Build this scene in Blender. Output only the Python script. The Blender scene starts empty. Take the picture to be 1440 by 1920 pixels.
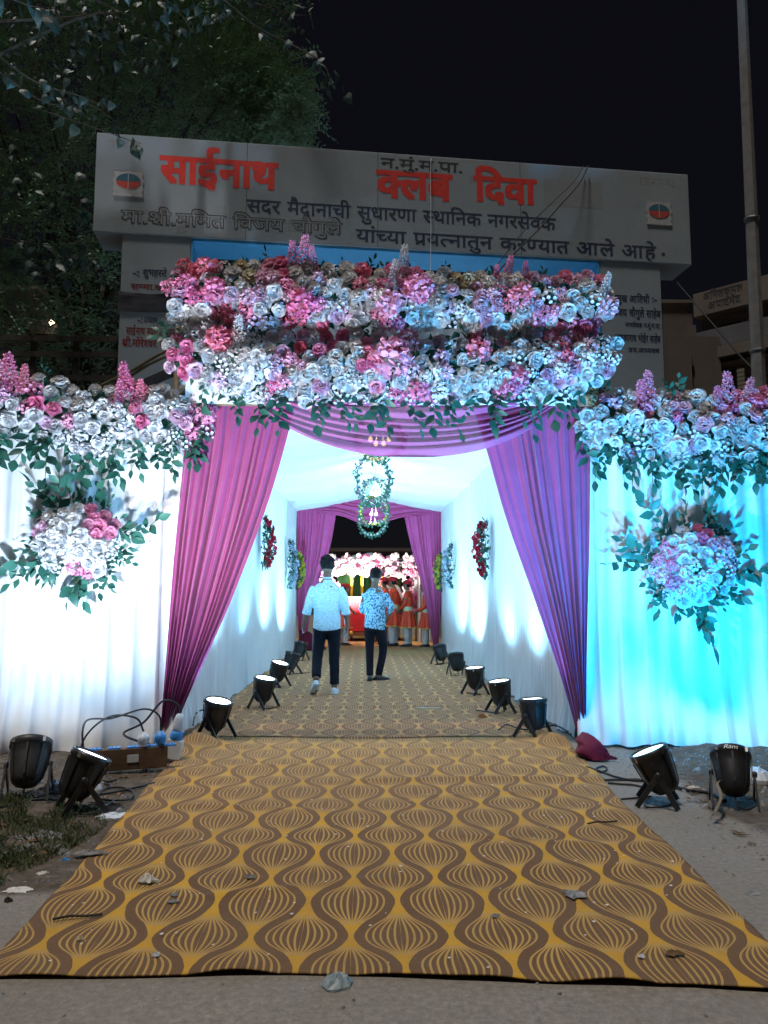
import bpy, bmesh, math, random
from mathutils import Vector, Matrix, Quaternion, noise
R = math.radians
PI = math.pi
random.seed(7)
rnd = random.random
def uni(a, b): return a + (b - a) * random.random()

scene = bpy.context.scene
col = scene.collection

# ------------------------------------------------------------------ camera
F_PX, CX, CY, CAM_H = 1443.0, 720.0, 960.0, 1.3
YAW, PITCH = R(-1.389), R(5.934)
cam_d = bpy.data.cameras.new('camera')
cam_d.sensor_fit = 'VERTICAL'
cam_d.sensor_height = 36.0
cam_d.lens = F_PX / 1920.0 * 36.0
cam_d.clip_start = 0.05
cam_d.clip_end = 600
cam = bpy.data.objects.new('camera', cam_d)
col.objects.link(cam)
cam.location = (0, 0, CAM_H)
cam.rotation_euler = (R(90) + PITCH, 0, YAW)
scene.camera = cam

# ------------------------------------------------------------------ night sky and the one distant light
SUN_EL, SUN_AZ = R(73), R(42)          # from behind the viewer, over the left shoulder
world = bpy.data.worlds.new('World')
scene.world = world
world.use_nodes = True
wn = world.node_tree
wbg = wn.nodes['Background']
wsky = wn.nodes.new('ShaderNodeTexSky')
wsky.sky_type = 'NISHITA'
wsky.sun_disc = False
wsky.sun_elevation = SUN_EL
wsky.sun_rotation = R(180) + SUN_AZ
wsky.air_density = 1.0
wsky.dust_density = 0.5
wmix = wn.nodes.new('ShaderNodeMixRGB')
wmix.inputs[0].default_value = 0.93
wmix.inputs[2].default_value = (0.36, 0.30, 0.52, 1)
wn.links.new(wsky.outputs[0], wmix.inputs[1])
wn.links.new(wmix.outputs[0], wbg.inputs[0])
wbg.inputs[1].default_value = 0.0085

sun_d = bpy.data.lights.new('sun', 'SUN')
sun_d.energy = 2.3
sun_d.angle = R(7)
sun_d.color = (1.0, 0.95, 0.89)
sun = bpy.data.objects.new('sun', sun_d)
col.objects.link(sun)
sdir = Vector((math.sin(SUN_AZ) * math.cos(SUN_EL), math.cos(SUN_AZ) * math.cos(SUN_EL), -math.sin(SUN_EL)))
sun.rotation_euler = sdir.to_track_quat('-Z', 'Y').to_euler()
sun.location = (-6, -8, 14)

vs = scene.view_settings
vs.view_transform = 'Standard'
vs.look = 'None'
vs.exposure = 0.0
vs.gamma = 1.0
vs.use_curve_mapping = False
cy = scene.cycles
cy.use_denoising = True
cy.max_bounces = 6
cy.diffuse_bounces = 3
cy.transparent_max_bounces = 12
cy.sample_clamp_indirect = 6.0
cy.sample_clamp_direct = 40.0
cy.caustics_reflective = False
cy.caustics_refractive = False

# ------------------------------------------------------------------ pixel of the photograph -> place in the scene
CAM = Vector((0, 0, CAM_H))
def ray(px, py):
    x = (px - CX) / F_PX
    y = -(py - CY) / F_PX
    d = Vector((x, math.cos(PITCH) - y * math.sin(PITCH), math.sin(PITCH) + y * math.cos(PITCH)))
    c, s = math.cos(YAW), math.sin(YAW)
    return Vector((c * d.x - s * d.y, s * d.x + c * d.y, d.z))
def at(px, py, Y):
    d = ray(px, py)
    return CAM + d * (Y / d.y)
def gnd(px, py, z=0.0):
    d = ray(px, py)
    return CAM + d * ((z - CAM_H) / d.z)
def onx(px, py, X):
    d = ray(px, py)
    return CAM + d * (X / d.x)
def onplane(px, py, p0, n):
    d = ray(px, py)
    return CAM + d * ((p0 - CAM).dot(n) / d.dot(n))
def lerp(a, b, t): return a + (b - a) * t
def smooth(t):
    t = max(0.0, min(1.0, t))
    return t * t * (3 - 2 * t)
def interp(tab, x):
    if x <= tab[0][0]: return tab[0][1]
    for (a, b), (c, d) in zip(tab, tab[1:]):
        if x <= c: return b + (d - b) * (x - a) / (c - a)
    return tab[-1][1]
def curve_pts(pts, n):
    """Catmull-Rom resampling of 2-D / 3-D points, n samples."""
    P = [Vector(p) for p in pts]
    P = [P[0] * 2 - P[1]] + P + [P[-1] * 2 - P[-2]]
    m = len(P) - 3
    out = []
    for i in range(n):
        t = i / (n - 1) * m
        k = min(int(t), m - 1)
        u = t - k
        a, b, c, d = P[k:k + 4]
        out.append(0.5 * ((2 * b) + (c - a) * u + (2 * a - 5 * b + 4 * c - d) * u * u + (3 * b - a - 3 * c + d) * u ** 3))
    return out

# ------------------------------------------------------------------ node helper
class NT:
    def __init__(self, mat):
        self.t = mat.node_tree
        self.nodes = self.t.nodes
    def new(self, kind, **kw):
        n = self.nodes.new(kind)
        for k, v in kw.items(): setattr(n, k, v)
        return n
    def link(self, a, b): self.t.links.new(a, b)
    def m(self, op, a, b=0.0, c=None):
        n = self.new('ShaderNodeMath', operation=op)
        for i, v in enumerate((a, b, c)):
            if v is None: continue
            if hasattr(v, 'node'): self.link(v, n.inputs[i])
            else: n.inputs[i].default_value = v
        return n.outputs[0]
    def noise(self, scale, detail=3, rough=0.5, vec=None, dist=0.0):
        n = self.new('ShaderNodeTexNoise')
        n.inputs['Scale'].default_value = scale
        n.inputs['Detail'].default_value = detail
        n.inputs['Roughness'].default_value = rough
        n.inputs['Distortion'].default_value = dist
        if vec is not None: self.link(vec, n.inputs['Vector'])
        return n.outputs[0]
    def mix(self, fac, a, b, mode='MIX'):
        n = self.new('ShaderNodeMixRGB', blend_type=mode)
        for i, v in enumerate((fac, a, b)):
            if hasattr(v, 'node'): self.link(v, n.inputs[i])
            elif i == 0: n.inputs[0].default_value = v
            else: n.inputs[i].default_value = (*v, 1) if len(v) == 3 else v
        return n.outputs[0]
    def ramp(self, fac, stops):
        n = self.new('ShaderNodeValToRGB')
        e = n.color_ramp.elements
        while len(e) > 1: e.remove(e[-1])
        for i, (p, c) in enumerate(stops):
            x = e[0] if i == 0 else e.new(p)
            x.position = p
            x.color = (*c, 1) if hasattr(c, '__len__') else (c, c, c, 1)
        self.link(fac, n.inputs[0])
        return n.outputs[0]
    def obj(self):
        return self.new('ShaderNodeTexCoord').outputs['Object']
    def pos(self):
        return self.new('ShaderNodeNewGeometry').outputs['Position']
    def rand(self):
        return self.new('ShaderNodeObjectInfo').outputs['Random']
    def sep(self, v):
        n = self.new('ShaderNodeSeparateXYZ')
        self.link(v, n.inputs[0])
        return n.outputs
    def bump(self, h, strength=0.3, dist=0.01):
        n = self.new('ShaderNodeBump')
        n.inputs['Strength'].default_value = strength
        n.inputs['Distance'].default_value = dist
        self.link(h, n.inputs['Height'])
        return n.outputs[0]

def base_mat(name, color, rough=0.7, spec=0.3, metal=0.0):
    m = bpy.data.materials.new(name)
    m.use_nodes = True
    b = m.node_tree.nodes['Principled BSDF']
    b.inputs['Base Color'].default_value = (*color, 1)
    b.inputs['Roughness'].default_value = rough
    b.inputs['Metallic'].default_value = metal
    b.inputs['Specular IOR Level'].default_value = spec
    return m, NT(m), b
def noisy(name, c1, c2, scale=8, rough=0.8, spec=0.25, bump=0.0, metal=0.0, detail=4, world_pos=False):
    m, n, b = base_mat(name, c1, rough, spec, metal)
    f = n.noise(scale, detail, 0.6, n.pos() if world_pos else n.obj())
    n.link(n.ramp(f, [(0.3, c1), (0.7, c2)]), b.inputs['Base Color'])
    if bump:
        n.link(n.bump(n.noise(scale * 6, 4, 0.6, n.pos() if world_pos else n.obj()), bump), b.inputs['Normal'])
    return m
def emit_mat(name, color, strength):
    m = bpy.data.materials.new(name)
    m.use_nodes = True
    n = NT(m)
    e = n.new('ShaderNodeEmission')
    e.inputs[0].default_value = (*color, 1)
    e.inputs[1].default_value = strength
    n.link(e.outputs[0], n.nodes['Material Output'].inputs[0])
    return m
def cloth_mat(name, c1, c2, translucent=0.25, clear=0.0, rough=0.9, sheen=0.2, weave=900.0, spec=0.12):
    """Woven fabric: diffuse front, some light passing through, a fine weave in the normal."""
    m, n, b = base_mat(name, c1, rough, spec)
    co = n.obj()
    f = n.noise(3.0, 4, 0.6, co)
    colr = n.ramp(f, [(0.3, c1), (0.7, c2)])
    n.link(colr, b.inputs['Base Color'])
    b.inputs['Sheen Weight'].default_value = sheen
    n.link(n.bump(n.noise(weave, 2, 0.5, co), 0.12, 0.002), b.inputs['Normal'])
    tr = n.new('ShaderNodeBsdfTranslucent')
    n.link(colr, tr.inputs[0])
    mx = n.new('ShaderNodeMixShader')
    mx.inputs[0].default_value = translucent
    n.link(b.outputs[0], mx.inputs[1])
    n.link(tr.outputs[0], mx.inputs[2])
    out = mx.outputs[0]
    if clear:
        t = n.new('ShaderNodeBsdfTransparent')
        m2 = n.new('ShaderNodeMixShader')
        m2.inputs[0].default_value = clear
        n.link(out, m2.inputs[1])
        n.link(t.outputs[0], m2.inputs[2])
        out = m2.outputs[0]
    n.link(out, n.nodes['Material Output'].inputs[0])
    return m
def petal_mat(name, c1, c2):
    m, n, b = base_mat(name, c1, 0.85, 0.1)
    f = n.rand()
    g = n.m('ADD', n.m('MULTIPLY', f, 0.6), n.m('MULTIPLY', n.noise(30, 2, 0.5, n.obj()), 0.5))
    colr = n.ramp(g, [(0.15, c1), (0.85, c2)])
    n.link(colr, b.inputs['Base Color'])
    tr = n.new('ShaderNodeBsdfTranslucent')
    n.link(colr, tr.inputs[0])
    mx = n.new('ShaderNodeMixShader')
    mx.inputs[0].default_value = 0.42
    n.link(b.outputs[0], mx.inputs[1])
    n.link(tr.outputs[0], mx.inputs[2])
    n.link(mx.outputs[0], n.nodes['Material Output'].inputs[0])
    return m

# ------------------------------------------------------------------ mesh and scene-tree helpers
WL = {}                                    # world location of every unrotated parent
class MB:
    def __init__(self): self.v, self.f = [], []
    def add(self, verts, faces, M=None):
        k = len(self.v)
        self.v += [(M @ Vector(p)) if M is not None else Vector(p) for p in verts]
        self.f += [tuple(i + k for i in q) for q in faces]
        return self
    def box(self, c, s, M=None):
        x, y, z = s[0] / 2, s[1] / 2, s[2] / 2
        vs = [(c[0] + i * x, c[1] + j * y, c[2] + k * z) for k in (-1, 1) for j in (-1, 1) for i in (-1, 1)]
        return self.add(vs, [(0, 2, 3, 1), (4, 5, 7, 6), (0, 1, 5, 4), (2, 6, 7, 3), (0, 4, 6, 2), (1, 3, 7, 5)], M)
    def loft(self, rings, cap=True, closed=True, M=None):
        n = len(rings[0])
        vs = [p for r in rings for p in r]
        fs = []
        for i in range(len(rings) - 1):
            for j in range(n if closed else n - 1):
                a, b = i * n + j, i * n + (j + 1) % n
                fs.append((a, b, b + n, a + n))
        if cap and closed:
            fs.append(tuple(reversed(range(n))))
            fs.append(tuple((len(rings) - 1) * n + j for j in range(n)))
        return self.add(vs, fs, M)
    def tube(self, pts, rad, seg=8, cap=True, M=None):
        P = [Vector(p) for p in pts]
        rr = rad if hasattr(rad, '__len__') else [rad] * len(P)
        rings = []
        up = Vector((0, 0, 1))
        prev = None
        for i, p in enumerate(P):
            t = (P[min(i + 1, len(P) - 1)] - P[max(i - 1, 0)])
            if t.length < 1e-9: t = Vector((0, 0, 1))
            t.normalize()
            if prev is None:
                a = t.orthogonal().normalized()
            else:
                a = prev - t * prev.dot(t)
                if a.length < 1e-6: a = t.orthogonal()
                a.normalize()
            prev = a
            b = t.cross(a)
            r = rr[i]
            ra, rb = r if hasattr(r, '__len__') else (r, r)
            rings.append([p + a * math.cos(2 * PI * k / seg) * ra + b * math.sin(2 * PI * k / seg) * rb for k in range(seg)])
        return self.loft(rings, cap, True, M)
    def lathe(self, prof, seg=16, M=None, cap=True):
        return self.loft([[(r * math.cos(2 * PI * k / seg), r * math.sin(2 * PI * k / seg), z) for k in range(seg)] for r, z in prof], cap, True, M)
    def grid(self, fn, nu, nv, M=None):
        vs = [fn(i / nu, j / nv) for j in range(nv + 1) for i in range(nu + 1)]
        fs = [(j * (nu + 1) + i, j * (nu + 1) + i + 1, (j + 1) * (nu + 1) + i + 1, (j + 1) * (nu + 1) + i) for j in range(nv) for i in range(nu)]
        return self.add(vs, fs, M)
    def mesh(self, name, mat, smooth_shade=False):
        me = bpy.data.meshes.new(name)
        me.from_pydata([tuple(p) for p in self.v], [], self.f)
        if mat is not None: me.materials.append(mat)
        if smooth_shade: me.shade_smooth()
        me.update()
        return me
    def build(self, name, mat, parent=None, smooth_shade=False, local=False):
        """Vertices are world coordinates (local=True: coordinates of the parent)."""
        o = bpy.data.objects.new(name, None)
        if parent is None or local:
            base = Vector((0, 0, 0))
            if parent is None and self.v:
                lo = min(p.z for p in self.v)
                base = Vector((sum(p.x for p in self.v) / len(self.v), sum(p.y for p in self.v) / len(self.v), lo))
            off = base
        else:
            off = WL.get(parent.name, Vector((0, 0, 0)))
            base = Vector((0, 0, 0))
        self.v = [p - off for p in self.v]
        me = self.mesh(name, mat, smooth_shade)
        bpy.data.objects.remove(o)
        o = bpy.data.objects.new(name, me)
        col.objects.link(o)
        o.location = base
        if parent is not None:
            o.parent = parent
            WL[o.name] = WL.get(parent.name, Vector((0, 0, 0)))
        else:
            WL[o.name] = base
        return o
def tag(o, label=None, cat=None, group=None, kind=None):
    if label: o['label'] = label
    if cat: o['category'] = cat
    if group: o['group'] = group
    if kind: o['kind'] = kind
    return o
def thing(name, label, cat, loc=(0, 0, 0), rz=0.0, group=None):
    o = bpy.data.objects.new(name, None)
    col.objects.link(o)
    o.empty_display_size = 0.1
    o.location = loc
    o.rotation_euler = (0, 0, rz)
    WL[o.name] = Vector(loc)
    return tag(o, label, cat, group)
def place(name, me, parent, loc, rot=None, scale=1.0):
    """Link shared mesh data as a child; loc is a world position for an unrotated parent."""
    o = bpy.data.objects.new(name, me)
    col.objects.link(o)
    if parent is not None:
        o.parent = parent
        o.location = Vector(loc) - WL.get(parent.name, Vector((0, 0, 0)))
    else:
        o.location = loc
    if rot is not None:
        o.rotation_mode = 'QUATERNION'
        o.rotation_quaternion = rot
    o.scale = (scale, scale, scale) if not hasattr(scale, '__len__') else scale
    return o
def remeshed(mb, voxel, smooth_it=4, ratio=None):
    """Fuse overlapping lofts into one continuous surface."""
    me = mb.mesh('tmp', None)
    o = bpy.data.objects.new('tmp', me)
    col.objects.link(o)
    r = o.modifiers.new('r', 'REMESH')
    r.mode = 'VOXEL'
    r.voxel_size = voxel
    s = o.modifiers.new('s', 'SMOOTH')
    s.iterations = smooth_it
    s.factor = 0.5
    if ratio:
        d = o.modifiers.new('d', 'DECIMATE')
        d.ratio = ratio
    dg = bpy.context.evaluated_depsgraph_get()
    out = bpy.data.meshes.new_from_object(o.evaluated_get(dg))
    bpy.data.objects.remove(o)
    bpy.data.meshes.remove(me)
    out.shade_smooth()
    return out
def link_mesh(name, me, mat, parent):
    me.name = name
    me.materials.clear()
    me.materials.append(mat)
    o = bpy.data.objects.new(name, me)
    col.objects.link(o)
    o.parent = parent
    return o

# ================================================================== materials
M = {}
def make_ground_mat():
    m, n, b = base_mat('ground', (0.16, 0.14, 0.125), 0.92, 0.2)
    p = n.pos()
    xyz = n.sep(p)
    big = n.noise(0.9, 5, 0.6, p)
    fine = n.noise(38, 5, 0.7, p)
    speck = n.noise(140, 2, 0.5, p)
    asphalt = n.ramp(fine, [(0.25, (0.13, 0.118, 0.102)), (0.5, (0.215, 0.194, 0.166)), (0.75, (0.31, 0.28, 0.24))])
    asphalt = n.mix(n.ramp(big, [(0.35, 0.0), (0.7, 0.55)]), asphalt, (0.16, 0.142, 0.12))
    asphalt = n.mix(n.ramp(speck, [(0.68, 0.0), (0.74, 0.75)]), asphalt, (0.42, 0.39, 0.34))
    soil = n.ramp(n.noise(14, 6, 0.7, p), [(0.25, (0.035, 0.028, 0.022)), (0.55, (0.10, 0.078, 0.056)), (0.8, (0.2, 0.165, 0.12))])
    # earth verge on both sides of the paved lane
    wob = n.m('MULTIPLY', n.m('SUBTRACT', n.noise(1.6, 4, 0.6, p), 0.5), 0.9)
    edge_r = n.m('SUBTRACT', n.m('ADD', xyz[0], wob), 2.15)
    edge_l = n.m('SUBTRACT', n.m('ADD', n.m('MULTIPLY', xyz[0], -1.0), wob), n.m('ADD', 1.05, n.m('MULTIPLY', n.m('SUBTRACT', xyz[1], 3.4), 0.10)))
    near = n.m('GREATER_THAN', xyz[1], 3.5)
    soft = n.m('MAXIMUM', edge_r, n.m('MINIMUM', edge_l, n.m('MULTIPLY', n.m('SUBTRACT', n.m('ADD', xyz[1], wob), 3.55), 1.2)))
    fac = n.ramp(n.m('ADD', n.m('MULTIPLY', soft, 2.2), 0.5), [(0.35, 0.0), (0.65, 1.0)])
    n.link(n.mix(fac, asphalt, soil), b.inputs['Base Color'])
    h = n.m('ADD', n.m('MULTIPLY', fine, 0.6), n.m('MULTIPLY', speck, 0.5))
    n.link(n.bump(h, 0.55, 0.012), b.inputs['Normal'])
    return m
M['ground'] = make_ground_mat()

PITCH_X, PITCH_Y = 0.378, 0.60
def make_carpet_mat(name, yellow, brown, x0, y0, pale_sheen=(0.40, 0.23, 0.11), pale_sheen_max=0.42):
    """Printed ogee pattern: staggered onion bulbs, brown S-bands, fanned yellow ribs."""
    m, n, b = base_mat(name, yellow, 0.95, 0.1)
    p = n.pos()
    wv = n.noise(0.8, 2, 0.5, p)
    xyz = n.sep(p)
    x = n.m('ADD', n.m('SUBTRACT', xyz[0], x0), n.m('MULTIPLY', n.m('SUBTRACT', wv, 0.5), 0.05))
    y = n.m('ADD', n.m('SUBTRACT', xyz[1], y0), n.m('MULTIPLY', n.m('SUBTRACT', wv, 0.5), 0.04))
    v0 = n.m('DIVIDE', y, PITCH_Y)
    def half(u, v):
        # skewed so that the bulb is broad-shouldered towards the far end and funnels towards the near one
        w = n.m('ADD', v, n.m('MULTIPLY', n.m('SINE', n.m('MULTIPLY', n.m('ADD', v, 0.12), 2 * PI)), 0.035))
        return w
    w = half(None, v0)
    c = n.m('COSINE', n.m('MULTIPLY', w, 2 * PI))
    # flattened cosine gives fuller bulbs and tighter necks
    c = n.m('MULTIPLY', c, n.m('SUBTRACT', 1.18, n.m('MULTIPLY', n.m('MULTIPLY', c, c), 0.18)))
    bnd = n.m('ADD', n.m('MULTIPLY', c, PITCH_X * 0.222), PITCH_X * 0.25)
    u = n.m('PINGPONG', n.m('ADD', x, 0.0), PITCH_X / 2)
    inA = n.m('LESS_THAN', u, bnd)
    outA = n.m('SUBTRACT', 1.0, inA)
    wid = n.m('ADD', n.m('MULTIPLY', inA, bnd), n.m('MULTIPLY', outA, n.m('SUBTRACT', PITCH_X / 2, bnd)))
    dist = n.m('ADD', n.m('MULTIPLY', inA, u), n.m('MULTIPLY', outA, n.m('SUBTRACT', PITCH_X / 2, u)))
    s = n.m('DIVIDE', dist, n.m('MAXIMUM', wid, 0.004))
    edge = n.m('SUBTRACT', wid, dist)                       # distance to the S-curve
    bw = n.m('MULTIPLY', n.m('MINIMUM', n.m('MAXIMUM', n.m('DIVIDE', n.m('SUBTRACT', wid, 0.022), 0.06), 0.0), 1.0), 0.0265)
    band = n.m('LESS_THAN', edge, bw)
    core = n.m('MAXIMUM', n.m('SUBTRACT', wid, bw), 0.003)
    N = 5.6
    inner = n.m('MINIMUM', n.m('DIVIDE', dist, core), 1.0)
    q = n.m('MULTIPLY', inner, N)
    fr = n.m('ABSOLUTE', n.m('SUBTRACT', n.m('FRACT', n.m('ADD', q, 0.15)), 0.5))
    rib = n.m('LESS_THAN', n.m('MULTIPLY', n.m('SUBTRACT', 0.5, fr), n.m('DIVIDE', core, N)), 0.0045)
    rib = n.m('MULTIPLY', rib, n.m('SUBTRACT', 1.0, band))
    # solid yellow funnel where the bulb narrows
    neck = n.m('MULTIPLY', n.m('LESS_THAN', wid, 0.054), n.m('SUBTRACT', 1.0, band))
    fac = n.m('MAXIMUM', rib, neck)
    fib = n.noise(260, 3, 0.7, p)
    dirt = n.noise(1.3, 6, 0.65, p)
    sp = n.noise(70, 3, 0.7, p)
    yel = n.mix(n.ramp(fib, [(0.3, 0.0), (0.7, 0.6)]), yellow, tuple(k * 0.62 for k in yellow))
    brn = n.mix(n.ramp(fib, [(0.3, 0.0), (0.7, 0.7)]), brown, tuple(k * 0.55 for k in brown))
    brn = n.mix(n.ramp(sp, [(0.62, 0.0), (0.7, 0.5)]), brn, (0.30, 0.22, 0.12))
    tan = tuple(a * 0.55 + b_ * 0.45 for a, b_ in zip(yellow, (0.40, 0.29, 0.15)))
    ribc = n.mix(n.ramp(fib, [(0.3, 0.0), (0.7, 0.6)]), tan, tuple(k * 0.66 for k in tan))
    colr = n.mix(rib, brn, ribc)
    colr = n.mix(neck, colr, yel)
    colr = n.mix(n.ramp(dirt, [(0.35, 0.0), (0.75, 0.42)]), colr, (0.18, 0.115, 0.065))
    # paler tan with depth: white light and grazing sheen put into the colour
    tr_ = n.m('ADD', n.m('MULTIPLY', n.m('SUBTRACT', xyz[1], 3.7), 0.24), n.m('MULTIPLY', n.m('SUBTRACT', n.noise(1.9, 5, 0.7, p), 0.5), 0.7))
    colr = n.mix(n.ramp(tr_, [(0.0, 0.0), (0.9, pale_sheen_max)]), colr, pale_sheen)
    blot = n.noise(5.5, 5, 0.7, p)
    colr = n.mix(n.ramp(blot, [(0.52, 0.0), (0.75, 0.3)]), colr, (0.09, 0.066, 0.05))
    n.link(colr, b.inputs['Base Color'])
    b.inputs['Sheen Weight'].default_value = 0.04
    b.inputs['Sheen Roughness'].default_value = 0.6
    n.link(n.bump(n.m('ADD', fib, n.m('MULTIPLY', fac, 0.25)), 0.5, 0.004), b.inputs['Normal'])
    return m
g0 = gnd(565, 1757)
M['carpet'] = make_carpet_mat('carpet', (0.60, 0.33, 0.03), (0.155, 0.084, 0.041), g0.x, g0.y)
M['carpet_inner'] = make_carpet_mat('carpet_inner', (0.80, 0.36, 0.11), (0.22, 0.075, 0.036), g0.x, g0.y, (0.52, 0.25, 0.12), 0.22)  # redder copy of the print, offsetting the blue light in the tunnel
M['carpet_warm_lit'] = make_carpet_mat('carpet_warm_lit', (0.55, 0.36, 0.06), (0.34, 0.20, 0.05), g0.x, g0.y)  # carpet print with the warm far light put into its yellow

M['white_cloth'] = cloth_mat('white_cloth', (0.80, 0.80, 0.80), (0.74, 0.74, 0.75), 0.12, sheen=0.1)
M['ceiling_cloth'] = cloth_mat('ceiling_cloth', (0.80, 0.80, 0.80), (0.74, 0.74, 0.75), 0.2, sheen=0.1)
M['purple_cloth'] = cloth_mat('purple_cloth', (0.36, 0.062, 0.185), (0.29, 0.050, 0.150), 0.2, sheen=0.25, rough=0.8, spec=0.15)
M['purple_sheer'] = cloth_mat('purple_sheer', (0.40, 0.072, 0.22), (0.33, 0.060, 0.18), 0.36, clear=0.06, sheen=0.35, rough=0.6, spec=0.35)
M['pink_cloth'] = cloth_mat('pink_cloth', (0.74, 0.13, 0.38), (0.66, 0.11, 0.33), 0.3, sheen=0.35, rough=0.6)
M['maroon_cloth'] = cloth_mat('maroon_cloth', (0.16, 0.010, 0.03), (0.10, 0.006, 0.022), 0.1, sheen=0.03, rough=0.6)
M['white_petal'] = petal_mat('white_petal', (0.82, 0.80, 0.78), (0.70, 0.70, 0.72))
M['cream_petal'] = petal_mat('cream_petal', (0.72, 0.62, 0.42), (0.60, 0.52, 0.38))
M['pink_petal'] = petal_mat('pink_petal', (0.80, 0.22, 0.42), (0.80, 0.42, 0.56))
M['rose_petal'] = petal_mat('rose_petal', (0.80, 0.20, 0.30), (0.82, 0.34, 0.44))
M['lilac_petal'] = petal_mat('lilac_petal', (0.76, 0.46, 0.62), (0.80, 0.62, 0.72))
M['yellow_petal'] = petal_mat('yellow_petal', (0.75, 0.62, 0.05), (0.70, 0.70, 0.15))
M['red_petal'] = petal_mat('red_petal', (0.60, 0.03, 0.05), (0.5, 0.02, 0.06))
M['grey_petal'] = petal_mat('grey_petal', (0.35, 0.42, 0.52), (0.5, 0.55, 0.62))
def leaf_mat(name, c1, c2):
    m, n, b = base_mat(name, c1, 0.45, 0.4)
    colr = n.ramp(n.rand(), [(0.1, c1), (0.9, c2)])
    colr = n.mix(0.3, colr, n.ramp(n.noise(60, 3, 0.6, n.obj()), [(0.3, c1), (0.7, c2)]))
    n.link(colr, b.inputs['Base Color'])
    tr = n.new('ShaderNodeBsdfTranslucent')
    n.link(colr, tr.inputs[0])
    mx = n.new('ShaderNodeMixShader')
    mx.inputs[0].default_value = 0.3
    n.link(b.outputs[0], mx.inputs[1])
    n.link(tr.outputs[0], mx.inputs[2])
    n.link(mx.outputs[0], n.nodes['Material Output'].inputs[0])
    return m
M['leaf'] = leaf_mat('leaf', (0.016, 0.085, 0.06), (0.05, 0.17, 0.115))
M['stem'] = noisy('stem', (0.05, 0.09, 0.03), (0.09, 0.11, 0.05), 20)
def tree_leaf_mat(name, c1, c2):
    m, n, b = base_mat(name, c1, 0.5, 0.4)
    f = n.noise(1.1, 3, 0.6, n.pos())
    g = n.noise(19, 1, 0.5, n.pos())
    n.link(n.ramp(n.m('ADD', n.m('MULTIPLY', f, 0.5), n.m('MULTIPLY', g, 0.5)), [(0.35, c1), (0.65, c2)]), b.inputs['Base Color'])
    return m
M['tree_leaf'] = tree_leaf_mat('tree_leaf', (0.06, 0.125, 0.075), (0.17, 0.27, 0.14))
M['broad_leaf'] = tree_leaf_mat('broad_leaf', (0.018, 0.04, 0.036), (0.036, 0.066, 0.056))
M['bark'] = noisy('bark', (0.03, 0.025, 0.02), (0.07, 0.06, 0.05), 12, 0.95, bump=0.6)
M['grass'] = tree_leaf_mat('grass', (0.06, 0.085, 0.03), (0.15, 0.16, 0.08))

def plaster(name, c1, c2, stain, blue=0.0):
    m, n, b = base_mat(name, c1, 0.75, 0.3)
    p = n.obj()
    f = n.noise(1.2, 6, 0.65, p)
    mp = n.new('ShaderNodeMapping')
    n.link(p, mp.inputs[0])
    mp.inputs['Scale'].default_value = (9, 9, 0.6)
    drip = n.noise(1.0, 5, 0.65, mp.outputs[0])
    colr = n.ramp(f, [(0.3, c1), (0.7, c2)])
    colr = n.mix(n.ramp(drip, [(0.55, 0.0), (0.85, 0.32)]), colr, stain)
    colr = n.mix(n.ramp(n.noise(5, 5, 0.7, p), [(0.6, 0.0), (0.8, 0.4)]), colr, stain)
    n.link(colr, b.inputs['Base Color'])
    n.link(n.bump(n.noise(45, 4, 0.6, p), 0.25, 0.006), b.inputs['Normal'])
    return m
M['gate_plaster'] = plaster('gate_plaster', (0.265, 0.300, 0.318), (0.228, 0.258, 0.275), (0.16, 0.17, 0.17))
M['gate_blue'] = noisy('gate_blue', (0.05, 0.26, 0.50), (0.06, 0.32, 0.58), 6, 0.6)
M['gate_patch'] = noisy('gate_patch', (0.22, 0.235, 0.238), (0.26, 0.275, 0.28), 6, 0.8)
M['red_paint'] = noisy('red_paint', (0.72, 0.05, 0.035), (0.60, 0.04, 0.03), 14, 0.7)
M['dark_red_paint'] = noisy('dark_red_paint', (0.22, 0.035, 0.03), (0.17, 0.03, 0.025), 14, 0.7)
M['navy_paint'] = noisy('navy_paint', (0.025, 0.035, 0.07), (0.05, 0.055, 0.085), 14, 0.7)
M['black_paint'] = noisy('black_paint', (0.03, 0.03, 0.033), (0.06, 0.06, 0.06), 14, 0.7)
M['faded_paint'] = noisy('faded_paint', (0.30, 0.27, 0.25), (0.36, 0.33, 0.30), 14, 0.8)
M['emblem_white'] = noisy('emblem_white', (0.42, 0.42, 0.41), (0.34, 0.34, 0.34), 14, 0.8)
M['emblem_teal'] = noisy('emblem_teal', (0.03, 0.10, 0.14), (0.05, 0.14, 0.18), 14, 0.8)
M['emblem_red'] = noisy('emblem_red', (0.50, 0.07, 0.05), (0.42, 0.06, 0.05), 14, 0.8)
M['tape_black'] = noisy('tape_black', (0.025, 0.027, 0.035), (0.05, 0.05, 0.06), 7, 0.7)
M['building_wall'] = plaster('building_wall', (0.13, 0.108, 0.092), (0.10, 0.083, 0.07), (0.06, 0.05, 0.045))
M['building_trim'] = plaster('building_trim', (0.15, 0.125, 0.105), (0.12, 0.10, 0.085), (0.08, 0.065, 0.055))
M['dark_glass'] = base_mat('dark_glass', (0.012, 0.014, 0.018), 0.15, 0.5)[0]
M['lit_window'] = emit_mat('lit_window', (1.0, 0.86, 0.62), 0.045)
M['house_wall'] = plaster('house_wall', (0.12, 0.12, 0.13), (0.09, 0.09, 0.10), (0.05, 0.05, 0.05))
M['concrete'] = noisy('concrete', (0.14, 0.135, 0.13), (0.21, 0.20, 0.19), 9, 0.9, bump=0.4)
M['wood'] = noisy('wood', (0.10, 0.055, 0.028), (0.16, 0.09, 0.05), 7, 0.8, bump=0.4)
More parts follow.
